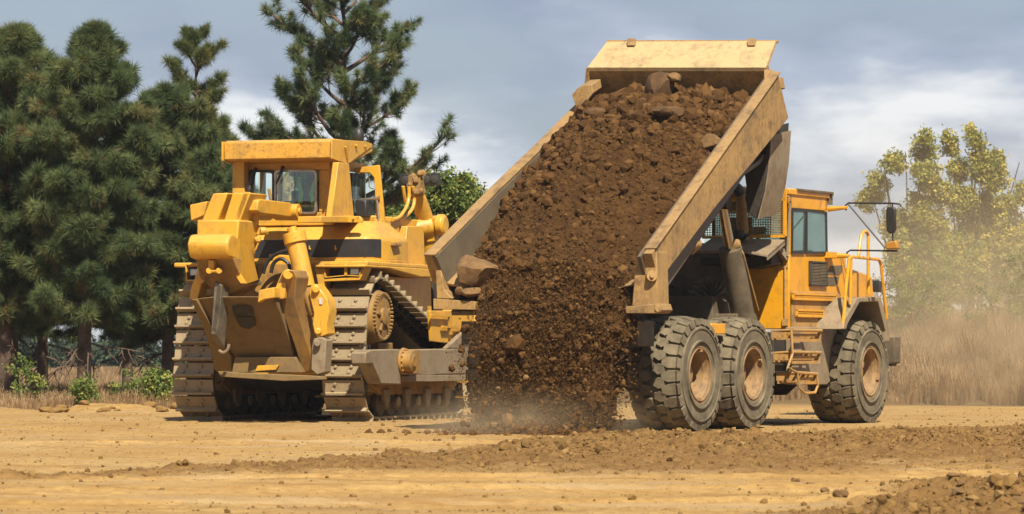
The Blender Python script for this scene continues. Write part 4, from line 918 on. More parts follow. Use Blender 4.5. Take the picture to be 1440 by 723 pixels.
for s in (-1, 1):
    m = MB(); m.loft([[(x, s * y, z), (x, s * (y + .075), z), (x - .04, s * (y + .075), z), (x - .04, s * y, z)] for x, y, z in ((-.16, .10, .36), (-.165, .06, .55), (-.155, .11, .72), (-.06, .14, .86), (.06, .15, .84))]); m.build('reflective_strip', 'vest', person)
for s in (-1, 1):
    m = MB(); m.blob((.46, s * .18, .455), 1, (.05, .035, .022), 2)
    for k in range(4): m.tube([(.49, s * (.155 + .017 * k), .455), (.525 + .006 * (k in (1, 2)), s * (.155 + .017 * k), .45), (.54, s * (.155 + .017 * k), .425)], [.009, .0085, .007], 6)
    m.tube([(.45, s * .145, .45), (.475, s * .13, .44), (.50, s * .135, .43)], [.011, .01, .008], 6); m.build('hand', 'skin', person)
# ================================================================== SOIL LOAD
PC = Vector(T.W((-2.2, 1.75, 0)))
def toW(x, y, z):
    return np.stack([T.O[0] + x * T.u[0] + y * T.v[0], T.O[1] + x * T.u[1] + y * T.v[1], T.O[2] + z], -1)
def heap_c(a, y):
    t = np.clip((y - 1.87) / 1.75, -1, 1)
    eL = np.interp(a, [0, .3, 1.2, 2.6, 4.5, 6.3], [.06, .12, .32, .52, .50, .34])
    e = np.interp(a, [0, .3, 1.2, 2.6, 4.5, 6.3], [.08, .14, .36, .72, .78, .40]) + np.interp(y, [0, 1.7, 3.6], [-.42, 0, .0]) * np.clip((a - 2.0) / 2, 0, 1)
    e = np.where(y > 1.87, eL, e)
    ce = np.interp(a, [0, .8, 2.5, 4.6, 5.6, 6.3], [.66, .84, .96, .94, .82, .5])
    c = e + (ce - e) * (1 - np.abs(t) ** 2.2)
    c = c + .10 * fbm(a * .9, y * .9, 3, 2)
    c = c + .13 * fbm(a * 2.3 + 5, y * 2.3, 11, 3) + .12 * np.abs(fbm(a * 5, y * 5, 21, 4, .62)) + .05 * fbm(a * 16, y * 16, 31, 3, .7)
    return c
def body_xyz(a, y, c):
    ca, sa = cos(ANG), sin(ANG)
    return np.stack([-1.75 + a * ca - c * sa, y + 0 * a, 1.9 + a * sa + c * ca], -1)
def heap_pt(a, y): return body_xyz(a, y, heap_c(a, y))
def flow_pt(s, y):
    """s 0..1 from the lip of the body down to the ground"""
    p0 = heap_pt(np.full_like(s, .35), y)
    yc = 1.75; w = 1 - .20 * s
    x = p0[..., 0] - .62 * (1 - (1 - s) ** 2) ; z = p0[..., 2] * (1 - s ** 1.1) - .02
    yy = yc + (y - yc) * w - .16 * s + .16 * s * fbm(z * 1.3 + 4, y * .6, 49, 2)
    dsp = .16 * fbm(yy * 1.5, z * 1.1, 41, 3) + .09 * fbm(yy * 5, z * 4.5, 45, 4, .65)
    return np.stack([x - dsp, yy, z], -1)
def grid_faces(nu, nv):
    i = np.arange(nu - 1)[:, None] * nv + np.arange(nv - 1)[None]
    return np.stack([i, i + 1, i + nv + 1, i + nv], -1).reshape(-1, 4)
ys = np.linspace(.10, 3.62, 170); aa = np.linspace(6.35, .35, 280); ss = np.linspace(.0, 1, 130)[1:]
A_, Y_ = np.meshgrid(aa, ys, indexing='ij'); H1 = heap_pt(A_, Y_)
S_, Y2 = np.meshgrid(ss, np.linspace(.28, 3.32, 170), indexing='ij')
k = np.clip(S_ * 8, 0, 1); Yb = np.linspace(.10, 3.62, 170)[None, :] * (1 - k) + Y2 * k
H2 = flow_pt(S_, Yb)
Hs = np.concatenate([H1, H2], 0); nu, nv = Hs.shape[:2]
Fq = grid_faces(nu, nv)
# ragged edges low down where the stream thins
cen = Hs.reshape(-1, 3)[Fq].mean(1)
edge = np.abs(cen[:, 1] - 1.68) / 1.25 + .30 * np.clip(cen[:, 1] - 1.7, 0, 2) * np.clip(1.2 - cen[:, 2] / 2.2, 0, 1)
ns = fbm(cen[:, 1] * 2.6 + 3, cen[:, 2] * 2.2, 55, 4, .6)
low = (np.repeat(np.arange(nu - 1), nv - 1) > 285)
keep = ~(low & (edge + ns * 1.0 + .25 * np.clip(1 - cen[:, 2] / 1.6, 0, 1) > .92))
Fq = Fq[keep]
Wp = toW(Hs[..., 0], Hs[..., 1], Hs[..., 2]).reshape(-1, 3) - np.array(PC)
tn = .5 + .5 * fbm(Hs[..., 1] * 3, Hs[..., 2] * 3 + Hs[..., 0], 61, 4).reshape(-1)
load = np_mesh('soil_load', Wp, Fq, 'soil_heap', tn, smooth=True); load.location = PC
tag(load, 'loose brown soil heaped in the raised dump body and pouring off its rear edge to the ground', 'soil', kind='stuff')
# crumbs and clods on the heap
n = 60000
a = rng.uniform(.2, 6.2, n); y = rng.uniform(.2, 3.58, n)
p = heap_pt(a, y); sz = np.minimum(.0075 * rng.pareto(1.85, n) + .0075, .12) * rng.uniform(.7, 1.1, n)
sm = fbm(a * .8 + 9, y * .8, 77, 2)          # smoother stretch in the middle of the load
keepc = rng.uniform(0, 1, n) < .30 + .7 * np.clip((a - 2.2) / 2.5 + sm * .5, 0, 1) + (a < 1) * .3
a, y, p, sz = a[keepc], y[keepc], p[keepc], sz[keepc]; sz = sz * (1 + .5 * np.clip((a - 3) / 2.5, 0, 1))
V, Fc, tt = scatter(CL_S, CF_S, toW(*p.T) - np.array(PC), sz, rng.beta(1.6, 2.8, len(p)))
V2 = V.copy(); o = np_mesh('heap_clods', V, Fc, 'soil', tt, load); o['kind'] = 'stuff'
# the stream falling behind the truck
n = 90000
s = rng.uniform(0, 1, n) ** .85; y = 1.62 + rng.normal(0, .50, n) * (1 + .35 * s) + .0; far = rng.uniform(0, 1, n) < .16; y[far] = rng.uniform(.3, 3.3, far.sum()); y = np.clip(y, .2, 3.42)
p = flow_pt(s, y); thick = rng.exponential(.10, n) * (.4 + s); p[:, 0] -= thick - .02; p[:, 1] += rng.normal(0, .13, n) * (.3 + s) + .12 * np.sin(p[:, 2] * 5 + p[:, 1] * 3) * s
p[:, 2] = np.abs(p[:, 2] + rng.normal(0, .05, n))
sz = np.minimum(.0035 * rng.pareto(2.1, n) + .0045, .07) * (1 + (rng.uniform(0, 1, n) < .02) * 1.8)
V, Fc, tt = scatter(CL_S, CF_S, toW(*p.T) - np.array(PC), sz, np.clip(rng.beta(2.0, 2.4, n) + .05, 0, 1))
o = np_mesh('falling_clods', V, Fc, 'soil', tt, load); o['kind'] = 'stuff'
# spilled mound under the stream
n = 5000; r = np.abs(rng.normal(0, .55, n)); th_ = rng.uniform(0, 2 * pi, n)
px_ = -2.55 + r * np.cos(th_) * .9 - .1; py_ = 1.7 + r * np.sin(th_) * 2.1; pz_ = np.clip(.22 * np.exp(-(r / .5) ** 2), 0, 1) * rng.uniform(.2, 1, n)
V, Fc, tt = scatter(CL_S, CF_S, toW(px_, py_, pz_) - np.array(PC), np.minimum(.007 * rng.pareto(1.6, n) + .007, .08), rng.beta(2.4, 2.2, n))
o = np_mesh('spilled_clods', V, Fc, 'soil', tt, load); o['kind'] = 'stuff'
# boulders one can point at
def boulder(P_, r, sq, label, seed, mat='rock', grp=None):
    rr = np.random.default_rng(seed); v = CL_L[seed % 10].copy() * np.array(sq) * r
    nn = np.linalg.norm(v, axis=1)[:, None]; v *= 1 + .09 * fbm(v[:, 0] / r * 2.4 + seed, v[:, 1] / r * 2.4 + v[:, 2] / r * 1.7, seed, 4)[:, None]
    o = np_mesh('boulder', v, CF_L, mat, None, None, True); o.location = T.W(P_); o.rotation_euler = (rr.uniform(-.15, .15), rr.uniform(-.15, .15), rr.uniform(-.5, .5)); o.data.set_sharp_from_angle(angle=radians(16))
    tag(o, label, 'rock', grp); return o
def onheap(a, y, dc=0): q = heap_pt(np.array([a]), np.array([y]))[0]; return (q[0] - dc * sin(ANG), q[1], q[2] + dc * cos(ANG))
boulder(TX(668, 381, -1.85), .42, (.85, .95, .82), 'large brown boulder at the lower left corner of the raised dump body', 1)
boulder(TX(662, 410, -2.0), .17, (1.2, 1.0, .6), 'pale flat rock just under the large boulder at the left edge of the load', 2)
boulder(TX(646, 409, -1.95), .11, (1, 1, 1), 'small dark rock wedged below the large boulder on the dump body lip', 3)
boulder(TX(678, 418, -1.95), .10, (1, 1, .8), 'rounded clod hanging over the bottom flange under the pale flat rock', 4)
boulder(onheap(5.75, 1.95, .16), .36, (1.0, 1, .85), 'dark boulder topmost on the heap, against the head plate', 5, 'rock_dark')
boulder(onheap(5.8, 1.66, .34), .15, (1, 1, .9), 'small pale stone beside the topmost boulder of the heap', 6)
boulder(onheap(4.1, .42, .12), .25, (1, 1, .9), 'tan angular boulder against the right side wall of the dump body', 7)
boulder(onheap(4.6, 1.3, .08), .22, (1.3, 1, .6), 'flat brown slab in the upper right of the soil heap', 8, 'rock_dark')
boulder(onheap(4.9, 2.8, .06), .2, (1.2, 1, .7), 'dark slab in the upper left of the soil heap', 9, 'rock_dark')
boulder(TX(715, 590, -2.9), .15, (.9, .9, 1.1), 'pale brown stone on the ground at the foot of the falling soil', 10)
boulder(TX(695, 597, -3.0), .08, (1, 1, .8), 'fist sized stone left of the pale stone under the falling soil', 11)
boulder(TX(851, 580, -2.2), .07, (1, 1, 1.1), 'dark clod dropping at the right side of the falling soil', 12)

# ================================================================== GROUND
def axis(parts): return np.unique(np.round(np.concatenate(parts), 4))
def geo(a, b, n): return np.sign(b) * np.geomspace(abs(a), abs(b), n)
gx = axis([geo(-9.5, -1500, 26), np.arange(-9.5, 11.5, .045), geo(11.5, 1500, 40)])
gy = axis([np.array([-300, -100, -30, 0, 10, 18]), np.arange(22, 62, .06), np.arange(62, 90, .14), np.geomspace(90, 3500, 60)])
def bank(X, Y): return np.clip((X - 3) / 8, 0, 1) ** 1.2 * 1.7 * np.clip((Y - 81) / 14, 0, 1) ** .8 + .35 * np.clip((Y - 79) / 4, 0, 1) * np.clip(1 - np.abs(X - 2) / 8, 0, 1)
def rough_mask(X, Y):
    w = 1.0 * fbm(X * .30, Y * .16, 101, 4)
    # band of churned soil running across behind the foreground track, wider to the right
    yc = np.interp(X, [-10, -5, -1, 2, 6, 10], [33.5, 35.5, 41, 46, 47, 47]); hw = np.interp(X, [-10, -4, 0, 2.5, 10], [.9, 1.3, 4.0, 9.5, 10.5])
    m1 = np.clip(1.35 - np.abs(Y - yc) / hw + w, 0, 1)
    m2 = np.clip((X - 1.6 + (31 - Y) * .2) / 2.0 + w, 0, 1) * np.clip((35.5 - Y) / 1.6 + w, 0, 1)
    m3 = np.clip(.2 - (np.abs(Y - 29.5) / 1.5) + w * 1.2 + .15, 0, 1)
    return np.clip(np.maximum(np.maximum(m1 * np.interp(X, [-6, 1], [.3, 1]), m2), m3 * .6), 0, 1)
def ground_z(X, Y):
    d = np.clip((90 - Y) / 30, 0, 1)
    z = .05 * fbm(X * .13, Y * .10, 5, 3) + .018 * fbm(X * .8, Y * .5, 6, 3) * d
    # wheel ruts running across the view
    for yc, sl, dp in ((36.2, .22, .05), (30.5, .15, .04), (49.5, .05, .03), (33.2, .2, .03)):
        q_ = Y - yc - sl * X - .3 * fbm(X * .3, X * 0, 9, 2)
        z = z - (dp + .022 * (np.sin((X * .9 + np.abs(q_) * 1.2) * 2 * pi / .34) > .1)) * np.exp(-(q_ / .38) ** 4) * (Y < 60)
        z = z + .03 * np.exp(-((np.abs(q_) - .5) / .12) ** 2) * (Y < 60)
    m = rough_mask(X, Y)
    cl = np.abs(fbm(X * 2.1, Y * 1.6, 71, 4, .6)) * .20 + .10 * fbm(X * 6.5, Y * 4.5, 73, 3, .6)
    z = z + m * (cl + .02)
    z = z + .05 * np.clip(fbm(X * .5, Y * 1.1, 23, 5, .6), 0, 1) * (Y < 60)
    fur = np.clip((X - 2.2) / 2.4, 0, 1) * np.clip((35 - Y) / 3, 0, 1)
    z = z + fur * (.07 * np.sin((Y * .85 + X * .5 + .8 * fbm(X * .5, Y * .5, 91, 3)) * 2 * pi / 1.5) + .30 * np.abs(fbm(X * 1.5, Y * 1.1, 95, 5, .65)) - .06)
    z = z + (.012 * fbm(X * 5, Y * 3, 15, 3) + .010 * np.clip(fbm(X * 1.2, Y * .35, 19, 4), 0, 1)) * d
    fl = np.maximum(np.exp(-(((X - 4) / 5.5) ** 4 + ((Y - 59) / 5.5) ** 4)), 0)     # firm ground under the machines
    z = z * (1 - .8 * fl) + bank(X, Y)
    # thrown-up ridge along the far edge on the left
    z = z + .22 * np.exp(-((Y - 71.5 - .4 * fbm(X * .4, X * 0, 8, 2)) / .8) ** 2) * np.clip((-X - 3.2) / 1.5, 0, 1) * np.clip(.5 + fbm(X * 1.3, Y, 88, 3), 0, 1)
    z = z + .06 * np.clip((Y - 58) / 8, 0, 1) * np.clip((1 - X) / 4, 0, 1)
    return z
GX, GY = np.meshgrid(gx, gy, indexing='ij')
GZ = ground_z(GX, GY)
V = np.stack([GX, GY, GZ], -1).reshape(-1, 3)
Fg = grid_faces(len(gx), len(gy))[:, ::-1]
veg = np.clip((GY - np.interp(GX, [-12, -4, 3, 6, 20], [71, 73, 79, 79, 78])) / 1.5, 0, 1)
g = np_mesh('ground', V, Fg, 'soil', rough_mask(GX, GY).reshape(-1), smooth=True)
at = g.data.attributes.new('veg', 'FLOAT', 'POINT'); at.data.foreach_set('value', veg.astype(np.float32).ravel())
m_, nt, b = NT('dirt_ground')
at1 = N(nt, 'ShaderNodeAttribute', attribute_name='tint'); at2 = N(nt, 'ShaderNodeAttribute', attribute_name='veg')
f1 = noise(nt, .55, 8, .65, stretch=(1, .5, 1)); f2 = noise(nt, 7, 8, .7); f3 = noise(nt, 45, 5, .7)
c = mix(nt, ramp(nt, f1, [(.32, 0), (.68, 1)]), (.285, .168, .055), (.385, .255, .098))
c = mix(nt, ramp(nt, f2, [(.35, .55), (.6, 0)]), c, (.17, .09, .03))
f4 = noise(nt, .8, 4, .6, stretch=(.25, 2.2, 1))
c = mix(nt, ramp(nt, f4, [(.50, 0), (.60, .6)]), c, (.29, .21, .12))
f7 = noise(nt, 1.6, 6, .7, stretch=(.18, 1.6, 1))
c = mix(nt, ramp(nt, f7, [(.54, 0), (.60, .55)]), c, (.19, .105, .036))
cr = mix(nt, ramp(nt, f2, [(.3, 0), (.7, 1)]), (.095, .048, .016), (.20, .115, .04))
mr = N(nt, 'ShaderNodeMath', operation='MULTIPLY_ADD'); nt.links.new(at1.outputs['Fac'], mr.inputs[0]); mr.inputs[1].default_value = 1.1
nt.links.new(ramp(nt, f1, [(.3, -.0), (.7, .0)]), mr.inputs[2]); mr.use_clamp = True
c = mix(nt, ramp(nt, mr.outputs[0], [(.10, 0), (.5, .95)]), c, cr)
c = mix(nt, ramp(nt, f3, [(.56, 0), (.70, .7)]), c, (.10, .052, .018))
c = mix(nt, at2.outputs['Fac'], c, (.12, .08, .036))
nt.links.new(c, b.inputs['Base Color']); b.inputs['Roughness'].default_value = .95; b.inputs['Specular IOR Level'].default_value = .15
bm1 = N(nt, 'ShaderNodeBump'); bm1.inputs['Strength'].default_value = .7; bm1.inputs['Distance'].default_value = .03; nt.links.new(f2, bm1.inputs['Height'])
bm2 = N(nt, 'ShaderNodeBump'); bm2.inputs['Strength'].default_value = .5; bm2.inputs['Distance'].default_value = .01; nt.links.new(f3, bm2.inputs['Height']); nt.links.new(bm1.outputs[0], bm2.inputs['Normal']); nt.links.new(bm2.outputs[0], b.inputs['Normal'])
g.data.materials[0] = m_; tag(g, kind='structure')
# clods lying on the ground
n = 420000; cx = rng.uniform(-9, 11, n); cy = 24 + 52 * rng.uniform(0, 1, n) ** 1.3; mk = rough_mask(cx, cy)
vis = (np.abs(cx) < cy * .16)
kp = vis & (rng.uniform(0, 1, n) < mk * .9 + .07); cx, cy, mk = cx[kp], cy[kp], mk[kp]
sz = np.minimum(.006 * rng.pareto(2.2, len(cx)) + .006, .07) * (.6 + .5 * mk)
fur = np.clip((cx - 2.2) / 2.4, 0, 1) * np.clip((35 - cy) / 3, 0, 1); sz = sz * (1 + .2 * fur)
V, Fc, tt = scatter(CL_S, CF_S, np.stack([cx, cy, ground_z(cx, cy) + sz * .2], -1), sz, rng.beta(2, 2.2, len(cx)))
o = np_mesh('ground_clods', V, Fc, 'clods', tt); tag(o, 'loose clods and crumbs strewn over the churned dirt in front of the machines', 'clods', kind='stuff')
# bigger lumps: foreground furrow on the right and along the far edge on the left
lab = 'rough lump of earth in the churned furrow at the lower right'
for i in range(46):
    X = rng.uniform(2.6, 5.6); Y = rng.uniform(27.5, 36)
    if X > Y * .155: continue
    r = rng.uniform(.03, .075); v = CL_L[i % 10] * np.array([rng.uniform(.8, 1.4), 1, rng.uniform(.5, .9)]) * r
    v = v * (1 + .38 * fbm(v[:, 0] / r * 1.8 + i, v[:, 1] / r * 2 + v[:, 2] / r, i, 4))[:, None]
    o = np_mesh('earth_lump', v, CF_L, 'rock', None, None, True); o.location = (X, Y, float(ground_z(np.array([X]), np.array([Y]))[0]) + r * .25); o.rotation_euler = (0, 0, rng.uniform(0, 6)); o.data.set_sharp_from_angle(angle=radians(50))
    tag(o, lab, 'earth lump', 'lumps of earth in the lower right furrow')
for i in range(26):
    X = rng.uniform(-9.5, -4.3); Y = 71 + rng.uniform(-.8, .6); r = rng.uniform(.06, .16); v = CL_L[i % 10] * r * np.array([1.3, 1, .7])
    o = np_mesh('earth_lump', v, CF_L, 'clods', np.full(len(CF_L), .7), None, True); o.location = (X, Y, float(ground_z(np.array([X]), np.array([Y]))[0]) + r * .3)
    tag(o, 'tan lump of earth along the field edge left of the bulldozer', 'earth lump', 'lumps of earth along the left field edge')

# ================================================================== VEGETATION
def tuft_template(nn, spread=1.0, w=.028):
    vs = []; fs = []
    for k in range(nn):
        d = rng.normal(size=3); d[0] += 0; d /= np.linalg.norm(d)
        d = d * np.array([1, 1, 1]) + np.array([.9, 0, 0]) * spread; d /= np.linalg.norm(d); L = rng.uniform(.7, 1.05)
        s_ = np.cross(d, rng.normal(size=3)); s_ /= np.linalg.norm(s_); base = d * .02 + np.array([-.25, 0, 0]) * rng.uniform(0, 1)
        vs += [base + s_ * w, base - s_ * w, base + d * L]; fs.append((3 * k, 3 * k + 1, 3 * k + 2))
    return np.array(vs), np.array(fs)
TU = [tuft_template(78, .5) for _ in range(5)]
def align_R(dirs):
    d = dirs / np.linalg.norm(dirs, axis=1)[:, None]; u = rng.normal(size=d.shape); a = np.cross(d, u); a /= np.linalg.norm(a, axis=1)[:, None]; b_ = np.cross(d, a)
    return np.stack([d, a, b_], -1)
def tubes_mesh(segs, n=5):
    """segs: list of polylines [(p, r), ...] -> V, F quads"""
    Vs = []; Fs = []; o = 0; ang = np.arange(n) * 2 * pi / n
    for s in segs:
        P_ = np.array([q[0] for q in s]); R_ = np.array([q[1] for q in s]); m = len(P_)
        d = np.gradient(P_, axis=0); d /= np.linalg.norm(d, axis=1)[:, None] + 1e-9
        u = np.array([.31, .95, .12]) if abs(d[0] @ np.array([.31, .95, .12])) < .9 else np.array([1, 0, 0]); a_ = np.cross(d, u); a_ /= np.linalg.norm(a_, axis=1)[:, None]; b_ = np.cross(d, a_)
        ring = P_[:, None] + (a_[:, None] * np.cos(ang)[None, :, None] + b_[:, None] * np.sin(ang)[None, :, None]) * R_[:, None, None]
        Vs.append(ring.reshape(-1, 3)); i = np.arange(m - 1)[:, None] * n + np.arange(n)[None]; j = np.arange(m - 1)[:, None] * n + (np.arange(n)[None] + 1) % n
        Fs.append(np.stack([i, j, j + n, i + n], -1).reshape(-1, 4) + o); o += m * n
    return np.concatenate(Vs), np.concatenate(Fs)
def limb(p, d, L, r, bend, n=7, wob=.08):
    pts = []; p = np.array(p, float); d = np.array(d, float); d /= np.linalg.norm(d)
    for k in range(n + 1):
        t = k / n; pts.append((p.copy(), r * (1 - .8 * t) + .004)); d = d + np.array([0, 0, bend]) / n + rng.normal(0, wob, 3); d /= np.linalg.norm(d); p = p + d * L / n
    return pts
def pine(loc, H, env, z0, label, lean=0, dens=1., tsz=.23, nl=60, droop=-.15, mat='needles', dead=8, name='pine_tree', group='pine trees', tr=.16, tuftR=1., limbs_extra=(), clear=0., seed=0):
    """env(t) = crown radius at height fraction t of the crown"""
    global rng; rng = np.random.default_rng(abs(int(loc[0] * 37 + loc[1] * 11)) + seed)
    root = empty(name, loc); tag(root, label, 'pine tree', group)
    trunk = limb((0, 0, -.2), (lean, 0, 1), H - .1, tr, 0, 14, .008); segs = [trunk]; tips = []; dirs = []
    TPz = np.array([q[0] for q in trunk])
    def tp(z): k = np.interp(z, TPz[:, 2], np.arange(len(TPz))); i = int(min(k, len(TPz) - 2)); return TPz[i] + (TPz[i + 1] - TPz[i]) * (k - i)
    def tuftline(line, frm, step, jr):
        P_ = [q[0] for q in line]; m = len(P_)
        for k in range(m - 1):
            L = np.linalg.norm(P_[k + 1] - P_[k]); c = max(1, int(L / step))
            for j in range(c):
                t = (k + j / c) / (m - 1)
                if t < frm: continue
                tips.append(P_[k] + (P_[k + 1] - P_[k]) * j / c + rng.normal(0, jr, 3)); dirs.append((P_[k + 1] - P_[k]) / L + rng.normal(0, .35, 3) + np.array([0, 0, .25]))
        for _ in range(2): tips.append(P_[-1] + rng.normal(0, jr * .6, 3)); dirs.append(P_[-1] - P_[-2])
    LL = []
    for k in range(nl):
        t = ((k + rng.uniform(0, 1)) / nl); z = z0 + (H - z0) * t; R_ = env(t) * rng.uniform(.72, 1.1)
        if R_ < .12: continue
        az = k * 2.399 + rng.uniform(-.3, .3); up = .12 + .42 * t + rng.uniform(-.15, .15)
        LL.append((z, az, up, R_))
    LL += list(limbs_extra)
    for z, az, up, R_ in LL:
        d = np.array([cos(az), sin(az), up]); p = tp(z); main = limb(p, d, R_ * (1 + .3 * up), .018 + .022 * R_, droop + .35 * (up < .3), 8, .07); segs.append(main)
        tuftline(main, .45 + clear, .12 / dens, .035)
        ns_ = int((3 + R_ * 5) * (dens if dens > .65 else 1.15))
        for j in range(ns_):
            i = int(rng.integers(2, 8)); q = main[i][0]; dd = main[i][0] - main[i - 1][0]; dd /= np.linalg.norm(dd)
            side = np.cross(dd, [0, 0, 1]) * rng.choice([-1, 1]); s_ = dd * .7 + side * rng.uniform(.5, 1.1) + np.array([0, 0, rng.uniform(-.25, .5)])
            sub = limb(q, s_, R_ * rng.uniform(.22, .45) * (1.15 - .5 * i / 8), .012, .35, 5, .1); segs.append(sub); tuftline(sub, .3 + clear, .11 / dens, .04)
    for j in range(dead):
        z = z0 * rng.uniform(.55, 1.05); az = rng.uniform(0, 2 * pi); mn = limb(tp(z), (cos(az), sin(az), -.1), rng.uniform(.6, 1.5), .022, -.9, 9, .13); segs.append(mn)
        for _ in range(5): i = int(rng.integers(2, 8)); segs.append(limb(mn[i][0], rng.normal(0, 1, 3) + np.array([0, 0, -.7]), rng.uniform(.15, .5), .008, -.3, 5, .2))
    V, Fq = tubes_mesh(segs); np_mesh('trunk', V, Fq, 'bark_orange', None, root, True)
    tips = np.array(tips); dirs = np.array(dirs); n = len(tips)
    V, Fc, tt = [], [], []
    grp = rng.integers(0, len(TU), n)
    off = 0
    tint = np.clip(rng.beta(2, 3.2, n) + .25 * fbm(tips[:, 0] * 1.3, tips[:, 2] * 1.3, int(loc[1]) + 3, 2) + (rng.uniform(0, 1, n) < .06) * .5, 0, 1)
    for gi, (tv, tf) in enumerate(TU):
        s_ = grp == gi
        if not s_.any(): continue
        v, f_, t_ = scatter([tv], tf, tips[s_], rng.uniform(.55, 1.4, s_.sum()) * tsz, tint[s_], align_R(dirs[s_])); V.append(v); Fc.append(f_ + off); tt.append(np.clip(t_ + rng.normal(0, .07, len(t_)), 0, 1)); off += len(v)
    np_mesh('crown', np.concatenate(V), np.concatenate(Fc), mat, np.concatenate(tt), root)
    return root
def at(px, Y, z=0): return ((px - 720) / F * Y, Y, z)
def hz(py, Y): return CH + (490 - py) * Y / F
def dome(r, lo=.75): return lambda t: r * (lo + (1 - lo) * sin(min(1, t * 1.8) * pi / 2)) * max(.12, 1 - max(0, (t - .35) / .65) ** 1.9 * .93)
pine(at(12, 77), hz(36, 77), dome(1.8), 1.7, 'dark green pine tree cut off by the left edge, blunt crown', dens=1.25, nl=120, tr=.26)
pine(at(-55, 82), hz(30, 82), dome(1.8), 1.2, 'pine tree mostly outside the picture at its far left edge', dens=.9, nl=50, tr=.25)
pine(at(118, 75), hz(28, 75), dome(1.45), 1.8, 'tall dark pine tree with rounded top, second from the left', dens=1.1, nl=110, tr=.17, lean=0)
pine(at(236, 79), hz(122, 79), dome(1.8, .85), 1.5, 'bushy lower pine tree with broad crown just behind the bulldozer ripper', dens=1.1, nl=110, tr=.17)
pine(at(60, 85), hz(190, 85), dome(1.6), 1.6, 'shaded pine tree in the gap between the two tallest pines on the left', dens=1.1, nl=90, tr=.16)
pine(at(180, 88), hz(285, 88), dome(1.5), 1.6, 'low pine tree filling the dip between the rounded pine and the bushy one', dens=1.1, nl=80, tr=.16)
pine(at(318, 83), hz(172, 83), dome(.75), 1.5, 'slim pine tree tip showing left of the bulldozer canopy', dens=1.1, nl=80, tr=.12)
pine(at(274, 92), hz(36, 92), lambda t: 1.0 * (t < .99) * (.25 + .75 * sin(min(1, max(0, (t - .42) / .35)) * pi / 2)) * (1 - max(0, (t - .75) / .25) * .75), 3.2, 'sparse yellowish young pine tree sticking up behind the bushy pine', dens=.72, nl=40, tr=.09, droop=.5, mat='needles_light', dead=0, clear=.1,
     limbs_extra=((5.6, .1, .15, 1.5), (5.3, -.2, .05, 1.2)))
pine(at(494, 88), hz(-12, 88), lambda t: 2.0 * (.5 if t < .3 else 1) * (1 - max(0, (t - .75) / .25) ** 1.5 * .45), 2.6, 'tall open pine tree with see-through crown behind the bulldozer canopy', dens=.6, nl=40, tr=.12, droop=.45, dead=8, clear=.27, seed=5,
     limbs_extra=((4.9, -.05, .22, 2.9), (4.4, .1, .30, 2.5), (4.7, .25, .1, 1.9), (5.0, 2.9, .45, 2.3), (5.3, 3.3, .5, 2.5), (5.9, 3.0, .7, 2.0), (4.7, 3.1, .35, 2.2)))

def leaf_tree(loc, H, label, cat, crown, nleaf, mat, lsz, name='leafy_tree', group=None, tr=.12, kind=None, lobes=None, seed=0, spread=.5):
    """crown: list of (x, y, z, r) lobes relative to loc"""
    global rng; rng = np.random.default_rng(abs(int(loc[0] * 37 + loc[1] * 11)) + seed + int(H * 10))
    root = empty(name, loc); tag(root, label, cat, group)
    segs = [limb((0, 0, -.3), (0, 0, 1), H * .55, tr, 0, 8, .05)]; base = segs[0][5][0]
    P_ = []; Dd = []
    tot = sum(q[3] ** 2 for q in crown)
    for (x, y, z, r) in crown:
        c = np.array([x, y, z]); v = c - base; L = np.linalg.norm(v); b0 = segs[0][int(rng.integers(2, 8))][0]; v = c - b0; segs.append(limb(b0, v, np.linalg.norm(v) * 1.0, tr * .4, 0, 8, .04))
        nc = max(4, int(nleaf * r * r / tot / 42))
        for k in range(nc):
            d = rng.normal(size=3); d /= np.linalg.norm(d); q = c + d * r * rng.uniform(.3, 1.15) ** .6 * np.array([1, 1, 1.3])
            if k % 3 == 0: segs.append(limb(c, q - c, np.linalg.norm(q - c), .012, .1, 4, .08))
            m = 42; cl = q + rng.normal(0, .5, (m, 3)) * np.array([.38, .38, .30]) * spread; P_.append(cl)
    P_ = np.concatenate(P_); n = len(P_)
    V, Fq = tubes_mesh(segs); np_mesh('trunk', V, Fq, 'bark', None, root, True)
    lv = np.array([[-.5, 0, 0], [0, -.28, .04], [.55, 0, 0], [0, .28, .04]]); lf = np.array([[0, 1, 2, 3]])
    cl_t = np.repeat(rng.beta(2, 2, n // 42 + 1), 42)[:n]
    V, Fc, tt = scatter([lv], lf, P_, rng.uniform(.7, 1.3, n) * lsz, np.clip(cl_t + rng.normal(0, .15, n), 0, 1))
    np_mesh('crown', V, Fc, mat, tt, root); return root
def lobes_px(pts, Y, loc, depth=1.0):
    out = []
    for px, py, r in pts: x, _, _ = at(px, Y); out.append((x - loc[0], rng.uniform(-depth, depth), hz(py, Y) - loc[2], r * Y / F * (.68 if Y > 100 and py < 350 else 1)))
    return out
